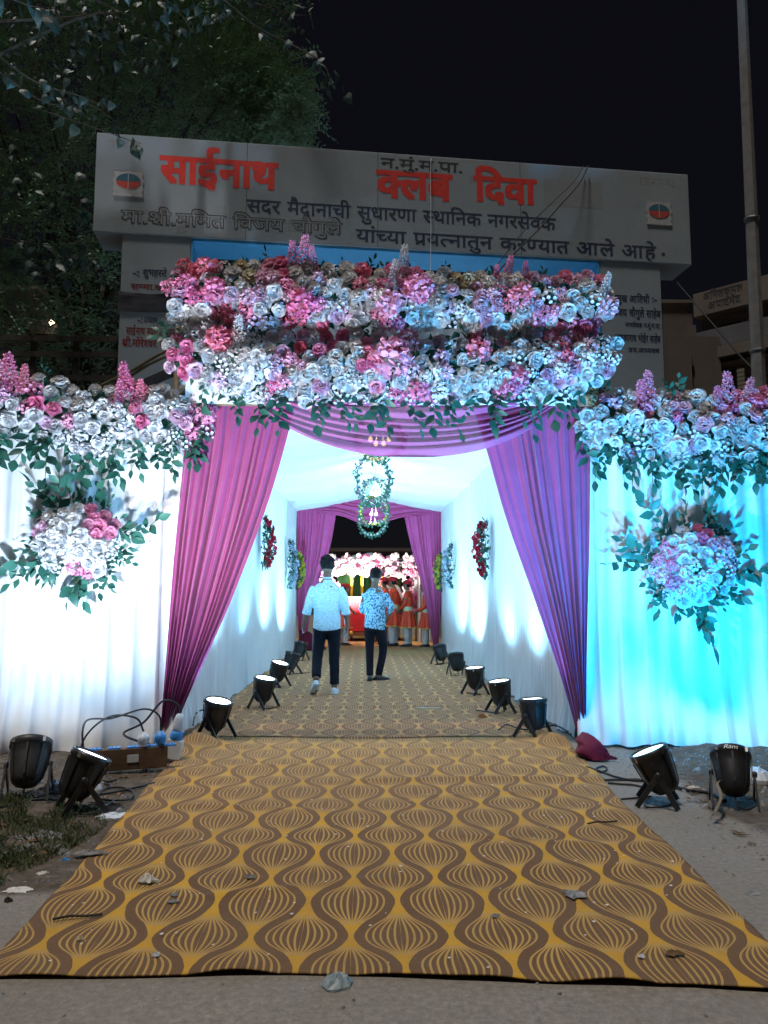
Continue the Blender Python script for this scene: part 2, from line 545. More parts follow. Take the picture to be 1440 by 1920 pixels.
M['bamboo'] = noisy('bamboo', (0.13, 0.10, 0.06), (0.22, 0.17, 0.10), 7, 0.6, bump=0.2)
M['black_plastic'] = noisy('black_plastic', (0.012, 0.012, 0.013), (0.022, 0.022, 0.024), 20, 0.42, 0.5)
M['grey_plastic'] = noisy('grey_plastic', (0.022, 0.022, 0.022), (0.04, 0.04, 0.038), 20, 0.5, 0.5)
M['black_rubber'] = noisy('black_rubber', (0.012, 0.012, 0.013), (0.02, 0.02, 0.022), 30, 0.65, 0.4)
M['steel'] = noisy('steel', (0.30, 0.30, 0.31), (0.4, 0.4, 0.41), 20, 0.35, 0.5, metal=0.8)
M['blue_plastic'] = noisy('blue_plastic', (0.03, 0.22, 0.60), (0.04, 0.27, 0.66), 20, 0.45, 0.5)
M['white_plastic'] = noisy('white_plastic', (0.62, 0.63, 0.64), (0.7, 0.7, 0.7), 20, 0.5, 0.4)
M['white_print'] = base_mat('white_print', (0.75, 0.75, 0.75), 0.6)[0]
M['paper'] = noisy('paper', (0.50, 0.48, 0.44), (0.62, 0.60, 0.55), 30, 0.9)
M['bag'] = noisy('bag', (0.50, 0.55, 0.62), (0.62, 0.66, 0.70), 30, 0.4, 0.5)
M['teal_bag'] = noisy('teal_bag', (0.16, 0.21, 0.23), (0.28, 0.33, 0.34), 30, 0.5, 0.5)
M['stone'] = noisy('stone', (0.17, 0.16, 0.16), (0.27, 0.26, 0.255), 18, 0.95, bump=0.6)
M['brown_leaf'] = noisy('brown_leaf', (0.09, 0.05, 0.025), (0.16, 0.10, 0.05), 18, 0.9)
M['ash'] = noisy('ash', (0.14, 0.15, 0.16), (0.32, 0.33, 0.34), 40, 0.95)
M['skin'] = noisy('skin', (0.16, 0.085, 0.055), (0.20, 0.11, 0.07), 9, 0.55, 0.4)
M['hair'] = noisy('hair', (0.006, 0.005, 0.005), (0.013, 0.011, 0.011), 60, 0.7, 0.2, bump=0.8)
M['grey_hair'] = noisy('grey_hair', (0.16, 0.15, 0.14), (0.24, 0.23, 0.22), 60, 0.7, bump=0.8)
M['trousers'] = noisy('trousers', (0.004, 0.005, 0.011), (0.008, 0.009, 0.018), 14, 0.85)
M['white_trousers'] = noisy('white_trousers', (0.62, 0.60, 0.58), (0.50, 0.49, 0.49), 14, 0.85)
M['sneaker'] = noisy('sneaker', (0.62, 0.63, 0.62), (0.7, 0.7, 0.7), 14, 0.6)
M['black_shoe'] = noisy('black_shoe', (0.012, 0.012, 0.014), (0.022, 0.022, 0.024), 14, 0.35, 0.5)
M['coat_red'] = noisy('coat_red', (0.74, 0.075, 0.025), (0.64, 0.055, 0.022), 12, 0.6, 0.35, bump=0.1)
M['turban_red'] = noisy('turban_red', (0.42, 0.02, 0.025), (0.34, 0.015, 0.02), 12, 0.7)
M['turban_orange'] = noisy('turban_orange', (0.52, 0.19, 0.05), (0.45, 0.15, 0.05), 12, 0.7)
M['sash'] = noisy('sash', (0.60, 0.62, 0.38), (0.52, 0.55, 0.33), 12, 0.8)
M['gold'] = noisy('gold', (0.62, 0.36, 0.06), (0.7, 0.44, 0.1), 12, 0.4, metal=0.3)
M['marigold'] = noisy('marigold', (0.75, 0.42, 0.02), (0.7, 0.5, 0.05), 40, 0.8, bump=0.8)
M['green_panel'] = noisy('green_panel', (0.03, 0.11, 0.04), (0.06, 0.17, 0.06), 25, 0.9, bump=0.5)
M['red_cloth'] = noisy('red_cloth', (0.42, 0.02, 0.03), (0.34, 0.015, 0.025), 6, 0.8)
M['lamp_white'] = emit_mat('lamp_white', (0.80, 0.93, 1.0), 9.0)
M['lamp_cyan'] = emit_mat('lamp_cyan', (0.35, 0.85, 1.0), 8.0)
M['lamp_violet'] = emit_mat('lamp_violet', (0.62, 0.66, 1.0), 6.0)
M['bulb_warm'] = emit_mat('bulb_warm', (1.0, 0.72, 0.42), 14.0)
M['bulb_cool'] = emit_mat('bulb_cool', (0.9, 0.96, 1.0), 12.0)
def print_mat(name, base, ink, scale, lo, hi):
    m, n, b = base_mat(name, base, 0.85, 0.2)
    p = n.obj()
    vor = n.new('ShaderNodeTexVoronoi')
    vor.inputs['Scale'].default_value = scale
    n.link(p, vor.inputs['Vector'])
    f = n.m('ADD', n.m('MULTIPLY', n.noise(scale * 1.1, 2, 0.6, p), 0.65), n.m('MULTIPLY', vor.outputs['Distance'], 0.45))
    n.link(n.mix(n.ramp(f, [(lo, 1.0), (hi, 0.0)]), base, ink), b.inputs['Base Color'])
    fold = n.noise(9, 3, 0.6, p, 0.6)
    n.link(n.bump(fold, 0.6, 0.03), b.inputs['Normal'])
    return m
M['shirt_speckled'] = print_mat('shirt_speckled', (0.58, 0.77, 0.83), (0.24, 0.44, 0.54), 85, 0.45, 0.54)
M['shirt_floral'] = print_mat('shirt_floral', (0.36, 0.60, 0.74), (0.04, 0.15, 0.26), 34, 0.50, 0.56)

# ================================================================== ground
def make_ground():
    mb = MB()
    xs = [-160, -60, -25, -12] + [-6 + 0.12 * i for i in range(101)] + [12, 25, 60, 160]
    ys = [-60, -20, -6, 0] + [0.8 + 0.12 * i for i in range(80)] + [12, 14, 18, 24, 36, 60, 120, 300]
    vs = []
    for y in ys:
        for x in xs:
            z = 0.0
            if -6 <= x <= 6 and 0.8 <= y <= 10.4:
                z = 0.012 * (noise.noise(Vector((x * 0.9, y * 0.9, 1))) - 0.3)
                hr = smooth((x - 2.15) / 0.8) * smooth((y - 2.8) / 1.0) * smooth((7 - y) / 1.0)
                hl = smooth((-x - 1.55) / 0.7) * smooth((y - 3.3) / 1.0) * smooth((7 - y) / 1.0)
                k = abs(noise.noise(Vector((x * 2.7, y * 2.7, 5)))) + 0.5 * abs(noise.noise(Vector((x * 7, y * 7, 2))))
                z += hr * (0.05 + 0.11 * k) + hl * (0.015 + 0.05 * k)
                z = min(z, 0.17)
                if -2 < x < 2.1: z = min(z, -0.002)
            vs.append((x, y, z))
    W = len(xs)
    fs = [(j * W + i, j * W + i + 1, (j + 1) * W + i + 1, (j + 1) * W + i) for j in range(len(ys) - 1) for i in range(W - 1)]
    mb.add(vs, fs)
    o = mb.build('ground', M['ground'], smooth_shade=True)
    tag(o, 'paved grey lane with earth verges running up to the entrance', 'ground', kind='structure')
    def gz(x, y):
        i = max(k for k, v in enumerate(xs) if v <= x)
        j = max(k for k, v in enumerate(ys) if v <= y)
        i, j = min(i, W - 2), min(j, len(ys) - 2)
        a = (x - xs[i]) / (xs[i + 1] - xs[i])
        b_ = (y - ys[j]) / (ys[j + 1] - ys[j])
        z00, z10, z01, z11 = (vs[j * W + i][2], vs[j * W + i + 1][2], vs[(j + 1) * W + i][2], vs[(j + 1) * W + i + 1][2])
        return (z00 * (1 - a) + z10 * a) * (1 - b_) + (z01 * (1 - a) + z11 * a) * b_
    return gz
gz = make_ground()

# ================================================================== carpets
LE = sorted([(gnd(*q).y, gnd(*q).x) for q in [(-50, 1838), (0, 1787), (35, 1750), (85, 1695), (140, 1640), (205, 1560), (250, 1510), (282, 1467), (315, 1440), (330, 1422), (342, 1395)]])
RE = sorted([(gnd(*q).y, gnd(*q).x) for q in [(1525, 1858), (1440, 1770), (1410, 1740), (1370, 1705), (1345, 1680), (1306, 1637), (1265, 1595), (1212, 1550), (1152, 1490), (1117, 1447), (1080, 1412), (1055, 1382)]])
FRONT = [(g.x, g.y) for g in (gnd(*q) for q in [(-50, 1838), (0, 1836), (175, 1834), (350, 1831), (540, 1828), (720, 1832), (850, 1838), (1000, 1843), (1100, 1845), (1300, 1848), (1440, 1856), (1525, 1858)])]
def make_front_carpet():
    mb = MB()
    NU, NV = 170, 240
    y1 = 7.25
    def fn(u, v):
        xf = lerp(FRONT[0][0], FRONT[-1][0], u)
        yf = interp(FRONT, xf)
        y = lerp(yf, y1, v ** 1.25)
        xl, xr = interp(LE, y), interp(RE, y)
        if y > 6.85: xl, xr = lerp(xl, -1.6, smooth((y - 6.85) / .3)), lerp(xr, 1.76, smooth((y - 6.85) / .3))
        x = lerp(xl, xr, u)
        x += 0.012 * noise.noise(Vector((y * 3, 0, 3 if u < .5 else 9))) * (1 if u in (0.0, 1.0) else 0)
        z = 0.008 + 0.006 * max(0, noise.noise(Vector((x * 1.6, y * 2.2, 4))))
        # cross-wise ruck and ripples
        z += 0.016 * math.exp(-((y - 5.45 - 0.05 * math.sin(x * 2)) / 0.05) ** 2) * smooth((x + .5) / .6)
        z += 0.010 * math.exp(-((y - 6.55 + 0.1 * x) / 0.05) ** 2)
        for (xa, ya, xb, yb, hh) in ((-.9, 3.4, .3, 3.7, .008), (.4, 4.3, 1.4, 4.0, .010), (-1.2, 4.9, -.1, 4.7, .009), (.1, 5.0, 1.5, 5.2, .008), (-1.1, 5.9, .6, 6.05, .010), (.6, 3.2, .9, 4.2, .006), (-.6, 4.0, -.3, 5.0, .006), (-.4, 6.3, 1.3, 6.2, .010)):
            ex, ey = xb - xa, yb - ya
            L2 = ex * ex + ey * ey
            tt = ((x - xa) * ex + (y - ya) * ey) / L2
            dd = ((x - xa) * ey - (y - ya) * ex) / math.sqrt(L2) + .03 * noise.noise(Vector((x * 4, y * 4, xa)))
            z += hh * math.exp(-(dd / .035) ** 2) * smooth(tt * 4) * smooth((1 - tt) * 4)
        # rucked, lifted corners by the tunnel walls
        z += 0.10 * math.exp(-((x + 1.42) / 0.16) ** 2 - ((y - 6.75) / 0.22) ** 2)
        z += 0.07 * math.exp(-((x - 1.62) / 0.16) ** 2 - ((y - 6.85) / 0.22) ** 2)
        # curling front edge
        k = math.exp(-((y - yf) / 0.10) ** 2)
        z += k * 0.028 * max(0.0, noise.noise(Vector((x * 3.3, 2.2, 7))) + 0.25 * math.sin(x * 9))
        return (x, y, z)
    mb.grid(fn, NU, NV)
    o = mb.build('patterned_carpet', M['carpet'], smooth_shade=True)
    s = o.modifiers.new('thickness', 'SOLIDIFY')
    s.thickness = 0.005
    s.offset = -1
    return tag(o, 'mustard and brown onion-patterned carpet rolled out over the lane before the entrance', 'carpet')
make_front_carpet()
def make_inner_carpet():
    mb = MB()
    def fn(u, v):
        y = lerp(7.05 + 0.10 * noise.noise(Vector((u * 3, 0, 0))), 16.2, v)
        x = lerp(-1.6, 1.74, u)
        z = 0.0158 + 0.008 * noise.noise(Vector((x * 2, y * 1.5, 8))) * (1 - math.exp(-(y - 7.0) * 2)) + 0.014 * math.exp(-((y - 8.85 - .04 * math.sin(x * 3)) / .04) ** 2) + 0.05 * smooth((y - 15.4)) * -.2
        return (x, y, z + 0.012 * math.exp(-((y - 9.6 + .2 * x) / .06) ** 2))
    mb.grid(fn, 50, 200)
    o = mb.build('patterned_carpet', M['carpet_inner'], smooth_shade=True)
    tag(o, 'sheen-paled tan and brown onion-patterned carpet covering the tunnel floor', 'carpet')
    mb = MB()
    mb.grid(lambda u, v: (lerp(-1.9, 2.1, u), lerp(16.1, 23.0, v), 0.012 + 0.004 * noise.noise(Vector((u * 9, v * 9, 0)))), 20, 20)
    o = mb.build('warm_lit_carpet', M['carpet_warm_lit'], smooth_shade=True)  # the carpet again, warm light painted into its colour
    tag(o, 'carpet, yellowed for warm light, under the drummers beyond the tunnel end', 'mat')
make_inner_carpet()

# ================================================================== lettering (glyph outlines composed syllable by syllable)
GL = {}
STEMLESS = 'रदटठडहइईउऊछझ'
def glyph(ch, bold):
    key = (ch, bold)
    if key in GL: return GL[key]
    cu = bpy.data.curves.new('glyph', 'FONT')
    cu.body = ch
    cu.size = 1
    cu.resolution_u = 3
    cu.offset = bold
    o = bpy.data.objects.new('glyph', cu)
    col.objects.link(o)
    me = bpy.data.meshes.new_from_object(o.evaluated_get(bpy.context.evaluated_depsgraph_get()))
    V = [(v.co.x, v.co.y) for v in me.vertices]
    Fc = [tuple(p.vertices) for p in me.polygons]
    bpy.data.objects.remove(o)
    bpy.data.curves.remove(cu)
    bpy.data.meshes.remove(me)
    xs = [v[0] for v in V] or [0.0]
    GL[key] = (V, Fc, min(xs), max(xs))
    return GL[key]
def half_glyph(ch, bold):
    key = ('half' + ch, bold)
    if key in GL: return GL[key]
    V, Fc, a, b = glyph(ch, bold)
    cut = b * 0.74 if ch in 'कफ' else b - 0.185
    bm = bmesh.new()
    vv = [bm.verts.new((x, y, 0)) for x, y in V]
    for q in Fc:
        try: bm.faces.new([vv[i] for i in q])
        except ValueError: pass
    bmesh.ops.bisect_plane(bm, geom=bm.verts[:] + bm.edges[:] + bm.faces[:], plane_co=(cut, 0, 0), plane_no=(1, 0, 0), clear_outer=True)
    bm.verts.index_update()
    V2 = [(v.co.x, v.co.y) for v in bm.verts]
    F2 = [tuple(v.index for v in f.verts) for f in bm.faces]
    bm.free()
    GL[key] = (V2, F2, a, cut)
    return GL[key]
def is_cons(c): return 0x915 <= ord(c) <= 0x939
def is_sign(c): return 0x93e <= ord(c) <= 0x94c or c in 'ंँः्'
def lay_out(text, bold=0.0):
    """-> verts, faces, width; headline at 0.62, baseline at 0."""
    V, Fc = [], []
    def put(g, x, y=0.0):
        k = len(V)
        V.extend((p[0] + x, p[1] + y) for p in g[0])
        Fc.extend(tuple(i + k for i in q) for q in g[1])
    pen, i = 0.0, 0
    while i < len(text):
        c = text[i]
        if c == ' ':
            pen += 0.34
            i += 1
        elif is_cons(c):
            seq = [c]
            i += 1
            while i + 1 < len(text) and text[i] == '्' and is_cons(text[i + 1]):
                seq.append(text[i + 1])
                i += 2
            signs = []
            while i < len(text) and is_sign(text[i]):
                signs.append(text[i])
                i += 1
            reph = len(seq) > 1 and seq[0] == 'र'
            if reph: seq = seq[1:]
            rakar = len(seq) > 1 and seq[-1] == 'र'
            if rakar: seq = seq[:-1]
            if 'ि' in signs:
                put(glyph('ि', bold), pen)
                pen += 0.265
            for h in seq[:-1]:
                g = half_glyph(h, bold)
                put(g, pen)
                pen += g[3] - 0.01
            g = glyph(seq[-1], bold)
            put(g, pen)
            pen += g[3] - 0.01
            if rakar:
                k = len(V)
                t = 0.045 + bold
                V.extend([(pen - 0.14, 0.26 + t), (pen - 0.14, 0.26 - t), (pen - 0.46, 0.06 - t), (pen - 0.46, 0.06 + t)])
                Fc.append((k, k + 1, k + 2, k + 3))
            for s in signs:
                if s == 'ि': continue
                g = glyph(s, bold)
                put(g, pen)
                if s in 'ाीोौ': pen += 0.26
            if reph:
                put(glyph('ृ', bold), pen - 0.02, 0.93)
        elif is_sign(c):
            put(glyph(c, bold), pen)
            i += 1
        else:
            g = glyph(c, bold)
            put(g, pen)
            pen += g[3] + 0.05
            i += 1
    return V, Fc, pen

# ================================================================== entrance gate
GT = R(5.8)
GP = Vector((0, 8.2, 0))
GU = Vector((math.cos(GT), math.sin(GT), 0))
GN = Vector((-math.sin(GT), math.cos(GT), 0))
def gate_uv(px, py, push=0.0):
    p = onplane(px, py, GP + GN * push, GN)
    return (p - GP).dot(GU), p.z
def G(u, w, z): return GP + GU * u + GN * w + Vector((0, 0, z))
def gbox(mb, u0, u1, w0, w1, z0, z1):
    vs = [G(u, w, z) for z in (z0, z1) for w in (w0, w1) for u in (u0, u1)]
    mb.add(vs, [(0, 2, 3, 1), (4, 5, 7, 6), (0, 1, 5, 4), (2, 6, 7, 3), (0, 4, 6, 2), (1, 3, 7, 5)])
    return mb
def bevel(o, w=0.01, seg=2):
    b = o.modifiers.new('bevel', 'BEVEL')
    b.width = w
    b.segments = seg
    b.limit_method = 'ANGLE'
    return o
gate = thing('entrance_gate', 'tall pale plaster gate with a painted name beam across two lettered pillars', 'gate', tuple(G(0, 0, 0)))
uL, zT = gate_uv(185, 250)
uR, zT2 = gate_uv(1290, 325)
zB = (gate_uv(172, 432)[1] + gate_uv(1292, 498)[1]) / 2
zT = (zT + zT2) / 2
uL -= 0.02
bevel(gbox(MB(), uL, uR, 0, 0.47, zB, zT).build('name_beam', M['gate_plaster'], gate))
WP = 0.02                                            # pillars stand a little behind the beam's face
pl0, pl1 = gate_uv(228, 480, WP)[0], gate_uv(358, 470, WP)[0]
pr0, pr1 = gate_uv(1124, 500, WP)[0], gate_uv(1239, 520, WP)[0]
for a, b_ in ((pl0, pl1), (pr0, pr1)):
    p = bevel(gbox(MB(), a, b_, WP, WP + 0.44, -0.05, zB - 0.002).build('pillar', M['gate_plaster'], gate))
# blue painted soffit and inner reveals
gbox(MB(), pl1 + 0.004, pr0 - 0.004, 0.025, 0.465, zB - 0.03, zB - 0.004).build('soffit', M['gate_blue'], gate)
gbox(MB(), pl1 + 0.002, pl1 + 0.022, WP - 0.006, WP + 0.45, 0.0, zB - 0.034).build('reveal', M['gate_blue'], gate)
gbox(MB(), pr0 - 0.022, pr0 - 0.002, WP - 0.006, WP + 0.45, 0.0, zB - 0.034).build('reveal', M['gate_blue'], gate)
# patched repairs on the beam
for (x0, y0, x1, y1) in ((338, 378, 372, 396), (400, 384, 424, 402), (540, 405, 640, 440), (330, 425, 350, 438), (1020, 335, 1130, 392), (880, 330, 900, 345)):
    a, z1 = gate_uv(x0, y0)
    c_, z0 = gate_uv(x1, y1)
    gbox(MB(), a, c_, -0.0008, 0.01, z0, z1).build('paint_patch', M['gate_patch'], gate)
for uu in (uL + 1.6, uL + 3.05, uL + 4.7):
    gbox(MB(), uu, uu + 0.006, -0.0005, 0.005, zB + 0.004, zT - 0.004).build('panel_joint', M['black_paint'], gate)
# dark cloth strip wound round the left pillar
z0, z1 = gate_uv(230, 584, WP)[1], gate_uv(230, 548, WP)[1]
mb = MB()
for k in range(9):
    pass
def strip(u, v):
    uu = lerp(pl0 - 0.02, pl1 + 0.02, u)
    zz = lerp(z0, z1, v) + 0.015 * math.sin(u * 7 + v * 2) * (v - .3)
    return G(uu, WP - 0.012 - 0.008 * noise.noise(Vector((u * 4, v * 9, 3))), zz)
mb.grid(strip, 24, 8)
mb.build('cloth_band', M['tape_black'], gate, True)

def letter(text, p_start, p_end, mat, bold=0.02, push=0.0, lift=0.0016, hfac=1.0, name='lettering'):
    """p_start / p_end: photo pixels (x, headline y, baseline y) on the gate's face."""
    V, Fc, wdt = lay_out(text, 0.0)
    a, zh = gate_uv(p_start[0], p_start[1], push)
    _, zb = gate_uv(p_start[0], p_start[2], push)
    e, _ = gate_uv(p_end, p_start[1], push)
    sx = (e - a) / wdt
    sz = (zh - zb) / 0.62 * hfac
    mb = MB()
    n = len(V)
    wx_, wz_ = bold * 1.15, bold * 0.75                # brush weight: the stroke laid down several times
    for k, (dx, dy) in enumerate(((0, 0), (1, 1), (-1, 1), (1, -1), (-1, -1), (1, 0), (-1, 0))):
        if bold <= 0.008 and k: break
        mb.add([G(a + (x + dx * wx_) * sx, push - lift - 0.00015 * k, zh + (y + dy * wz_ - 0.62) * sz) for x, y in V], Fc)
    return mb.build(name, mat, gate)
letter('साईनाथ', (302, 293, 341), 519, M['red_paint'], 0.035)
letter('न.मुं.म.पा.', (714, 296, 314), 868, M['black_paint'], 0.010)
letter('क्लब', (708, 320, 368), 845, M['red_paint'], 0.035)
letter('दिवा', (890, 331, 376), 1003, M['red_paint'], 0.035)
letter('सदर मैदानाची सुधारणा स्थानिक नगरसेवक', (463, 374, 397), 1040, M['navy_paint'], 0.014)
letter('मा.श्री.ममित विजय चौगुले', (228, 394, 417), 641, M['black_paint'], 0.030)
letter('मा.श्री.ममित विजय चौगुले', (229.2, 395, 416.2), 640, M['gate_patch'], 0.006, lift=0.0034)
letter('यांच्या प्रयत्नातुन करण्यात आले आहे', (668, 430, 453), 1228, M['navy_paint'], 0.015)
letter('.', (1239, 455, 478), 1246.5, M['navy_paint'], 0.03)
letter('स्थापना', (204, 262, 274), 262, M['faded_paint'], 0.02)
letter('र.न.म.नं-६८', (1198, 332, 345), 1266, M['faded_paint'], 0.0)
for args in (('-:', (248, 505, 517), 262, M['navy_paint']), ('शुभहस्ते', (268, 505, 517), 313, M['navy_paint']), (':-', (319, 506, 518), 331, M['navy_paint']),
             ('सन्मा.खासदार', (246, 532, 542), 352, M['dark_red_paint']),
             ('-:', (258, 594, 605), 268, M['navy_paint']), ('अध्यक्ष', (270, 595, 606), 296, M['navy_paint']), (':-', (298, 596, 607), 308, M['navy_paint']),
             ('साईनाथ स्पोर्टस् क्लब', (237, 614, 627), 331, M['dark_red_paint']),
             ('श्री.मोरेश्वर बा.केणी', (229, 636, 649), 346, M['dark_red_paint']),
             ('-:', (1134, 552, 563), 1144, M['navy_paint']), ('प्रमुख आतिथी', (1149, 553, 565), 1217, M['navy_paint']), (':-', (1222, 555, 567), 1232, M['navy_paint']),
             ('विजय चौगुले साहेब', (1147, 579, 592), 1238, M['navy_paint']),
             ('नगरसेवक न.मुं.म.पा.', (1172, 605, 613), 1238, M['navy_paint']),
             ('द्वारकानाथ भोईर साहेब', (1153, 627, 639), 1238, M['navy_paint']),
             ('उप.अध्यक्ष', (1178, 652, 660), 1236, M['navy_paint'])):
    letter(args[0], args[1], args[2], args[3], 0.022, WP, 0.0016)

def emblem(px, py, dark):
    cu, cz = gate_uv(px, py)
    e = MB()
    ring = []
    n = 40
    for k in range(n):
        a = 2 * PI * k / n
        sq = max(abs(math.cos(a)), abs(math.sin(a)))
        r = 0.155 / (sq ** 0.75) * (1 + 0.05 * math.sin(9 * a))
        ring.append((cu + r * math.cos(a) * 1.0, cz + r * math.sin(a) * 0.82 - 0.012))
    top = [G(u, -0.009, z) for u, z in ring]
    bot = [G(u, 0.002, z) for u, z in ring]
    e.loft([bot, top], True)
    o = e.build('emblem_plaque', M['emblem_white'], gate)
    for s, mt in ((1, M['emblem_teal']), (-1, M['emblem_red'])):
        m2 = MB()
        pts = [(cu + 0.128 * math.cos(a), cz + 0.084 * math.sin(a) * (1 if s > 0 else 1)) for a in [PI * k / 16 * s for k in range(17)]]
        if s > 0: pts = [(u, z + 0.002) for u, z in pts]
        m2.add([G(u, -0.013, z) for u, z in pts], [tuple(range(17))])
        m2.build('emblem_field', mt, o)
    m2 = MB()
    gbox(m2, cu - 0.004, cu + 0.004, -0.017, -0.0135, cz - 0.085, cz + 0.087)
    m2.build('emblem_bar', M['emblem_white'], o)
    m2 = MB()
    gbox(m2, cu - 0.155, cu + 0.155, -0.012, -0.002, cz - 0.165, cz - 0.125)
    m2.build('emblem_scroll', M['emblem_white'], o)
emblem(241, 341, False)
emblem(1235, 397, True)

# cables over the beam
def cable_thing(name, pts, r, mat, label, cat='cable', group=None, n=40, seg=6):
    mb = MB()
    mb.tube(curve_pts(pts, n), r, seg)
    o = mb.build(name, mat, None, True)
    return tag(o, label, cat, group)
def gpt(px, py, w): return onplane(px, py, GP + GN * w, GN)
cable_thing('cable', [gpt(1102, 312, -0.03), gpt(1085, 345, -0.14), gpt(1050, 385, -0.2), gpt(1010, 430, -0.18), gpt(962, 478, -0.25), gpt(925, 520, -0.9)], 0.009, M['black_rubber'], 'thick black cable slung diagonally over the gate beam')
cable_thing('cable', [gpt(1094, 312, -0.03), gpt(1074, 342, -0.1), gpt(1035, 380, -0.14), gpt(985, 430, -0.12), gpt(930, 500, -0.5), gpt(905, 530, -0.9)], 0.006, M['black_rubber'], 'thin black cable running close beside the thicker one on the beam')
cable_thing('cord', [gpt(808, 297, -0.015), gpt(807, 340, -0.03), gpt(808, 420, -0.03), gpt(807, 505, -0.05), gpt(806, 560, -0.3)], 0.0035, M['white_plastic'], 'thin white cord hanging straight down the middle of the name beam')
# bamboo props leaning in front of the left pillar
for k, (a, b_, r, lab) in enumerate((((205, 716), (352, 638), 0.016, 'pale bamboo pole propped against the left gate pillar'),
                                  ((212, 722), (352, 646), 0.014, 'darker bamboo pole lying just under the pale one'))):
    mb = MB()
    p0, p1 = at(*a, 7.7), at(*b_, 7.2)
    d = (p1 - p0)
    pts = [p0 - d * 0.35 + d * 1.5 * t / 24 + Vector((0, 0, 0.01 * math.sin(t * 0.5 + k))) for t in range(25)]
    mb.tube(pts, [r * (1.12 if t % 6 == 0 else 1.0) for t in range(25)], 8)
    tag(mb.build('bamboo_pole', M['bamboo'], None, True), lab, 'pole', 'bamboo poles behind the flower wall')
mb = MB()
p0, p1 = at(225, 738, 7.75), at(352, 684, 7.3)
d = p1 - p0
mb.loft([[p0 - d * .4 + q for q in (Vector((0, 0, .05)), Vector((0, .03, .05)), Vector((0, .03, -.05)), Vector((0, 0, -.05)))],
         [p1 + d * .2 + q for q in (Vector((0, 0, .05)), Vector((0, .03, .05)), Vector((0, .03, -.05)), Vector((0, 0, -.05)))]])
tag(mb.build('plank', M['tape_black']), 'dark weathered plank leaning below the bamboo poles at the pillar', 'plank')

# ================================================================== tent fabrics
YF = 6.78                                             # plane of the entrance front
WINGL = [Vector((-1.62, 6.86, 0)), Vector((-4.9, 6.05, 0))]
WINGR = [Vector((1.86, 6.86, 0)), Vector((5.0, 6.05, 0))]
def wing_wall(A, B, seed, label, ztop=2.95):
    L = (B - A).length
    d = (B - A) / L
    nrm = Vector((d.y, -d.x, 0))
    if nrm.y > 0: nrm = -nrm
    step = 0.19
    NU, NV = int(L / 0.016), 90
    mb = MB()
    def fn(u, v):
        s = u * L
        z = ztop * (v ** 0.8)
        k = s / step + 0.35 * noise.noise(Vector((s * 2.1, seed, 0)))
        f = k - math.floor(k)
        amp = 0.6 + 0.6 * noise.noise(Vector((math.floor(k) * 1.7, seed, 3)))
        lap = 0.050 * amp * max(0.0, 1 - abs(f - 0.10) / 0.10)            # stitched, overlapping seam fold
        soft = 0.026 * math.sin(2 * PI * (f + 0.1 * noise.noise(Vector((s, z * .8, seed)))))
        low = smooth((0.75 - z) / 0.75)
        flare = 0.20 * low ** 2 + 0.07 * low * noise.noise(Vector((s * 3.1, z * 2.0, seed + 4)))
        crum = 0.05 * smooth((0.28 - z) / 0.28) * noise.noise(Vector((s * 8, z * 9, seed + 8)))
        off = lap + soft + flare + crum + 0.03 * noise.noise(Vector((s * 1.3, z * .7, seed + 2))) + 0.007 * noise.noise(Vector((s * 5 + z * 6, z * 9 - s * 3, seed + 12))) - 0.006 * math.exp(-((z - 1.32 - .02 * noise.noise(Vector((s, 0, seed)))) / .02) ** 2)
        p = A + d * s + nrm * off
        gzz = 0.02 + 0.05 * max(0, noise.noise(Vector((s * 2.2, seed, 6))))
        return (p.x, p.y, gzz + z)
    mb.grid(fn, NU, NV)
    t = thing('fabric_wall', label, 'fabric wall', tuple((A + B) / 2))
    mb.build('cloth', M['white_cloth'], t, True)
    rail = MB()
    a, b_ = A - nrm * 0.06 + Vector((0, 0, ztop - 0.04)), B - nrm * 0.06 + Vector((0, 0, ztop - 0.04))
    rail.tube([a, b_], 0.025, 8)
    rail.build('top_rail', M['bamboo'], t, True)
    for q in (0.02, 0.5, 0.98):
        p = lerp(A, B, q) - nrm * 0.08
        MB().tube([p, p + Vector((0, 0, ztop))], 0.025, 8).build('post', M['bamboo'], t, True)
    return nrm
NL = wing_wall(WINGL[0], WINGL[1], 3, 'white pleated cloth wall left of the entrance carrying a round bouquet')
NR = wing_wall(WINGR[0], WINGR[1], 11, 'white pleated cloth wall flooded cyan, right of the entrance under the lamp post')

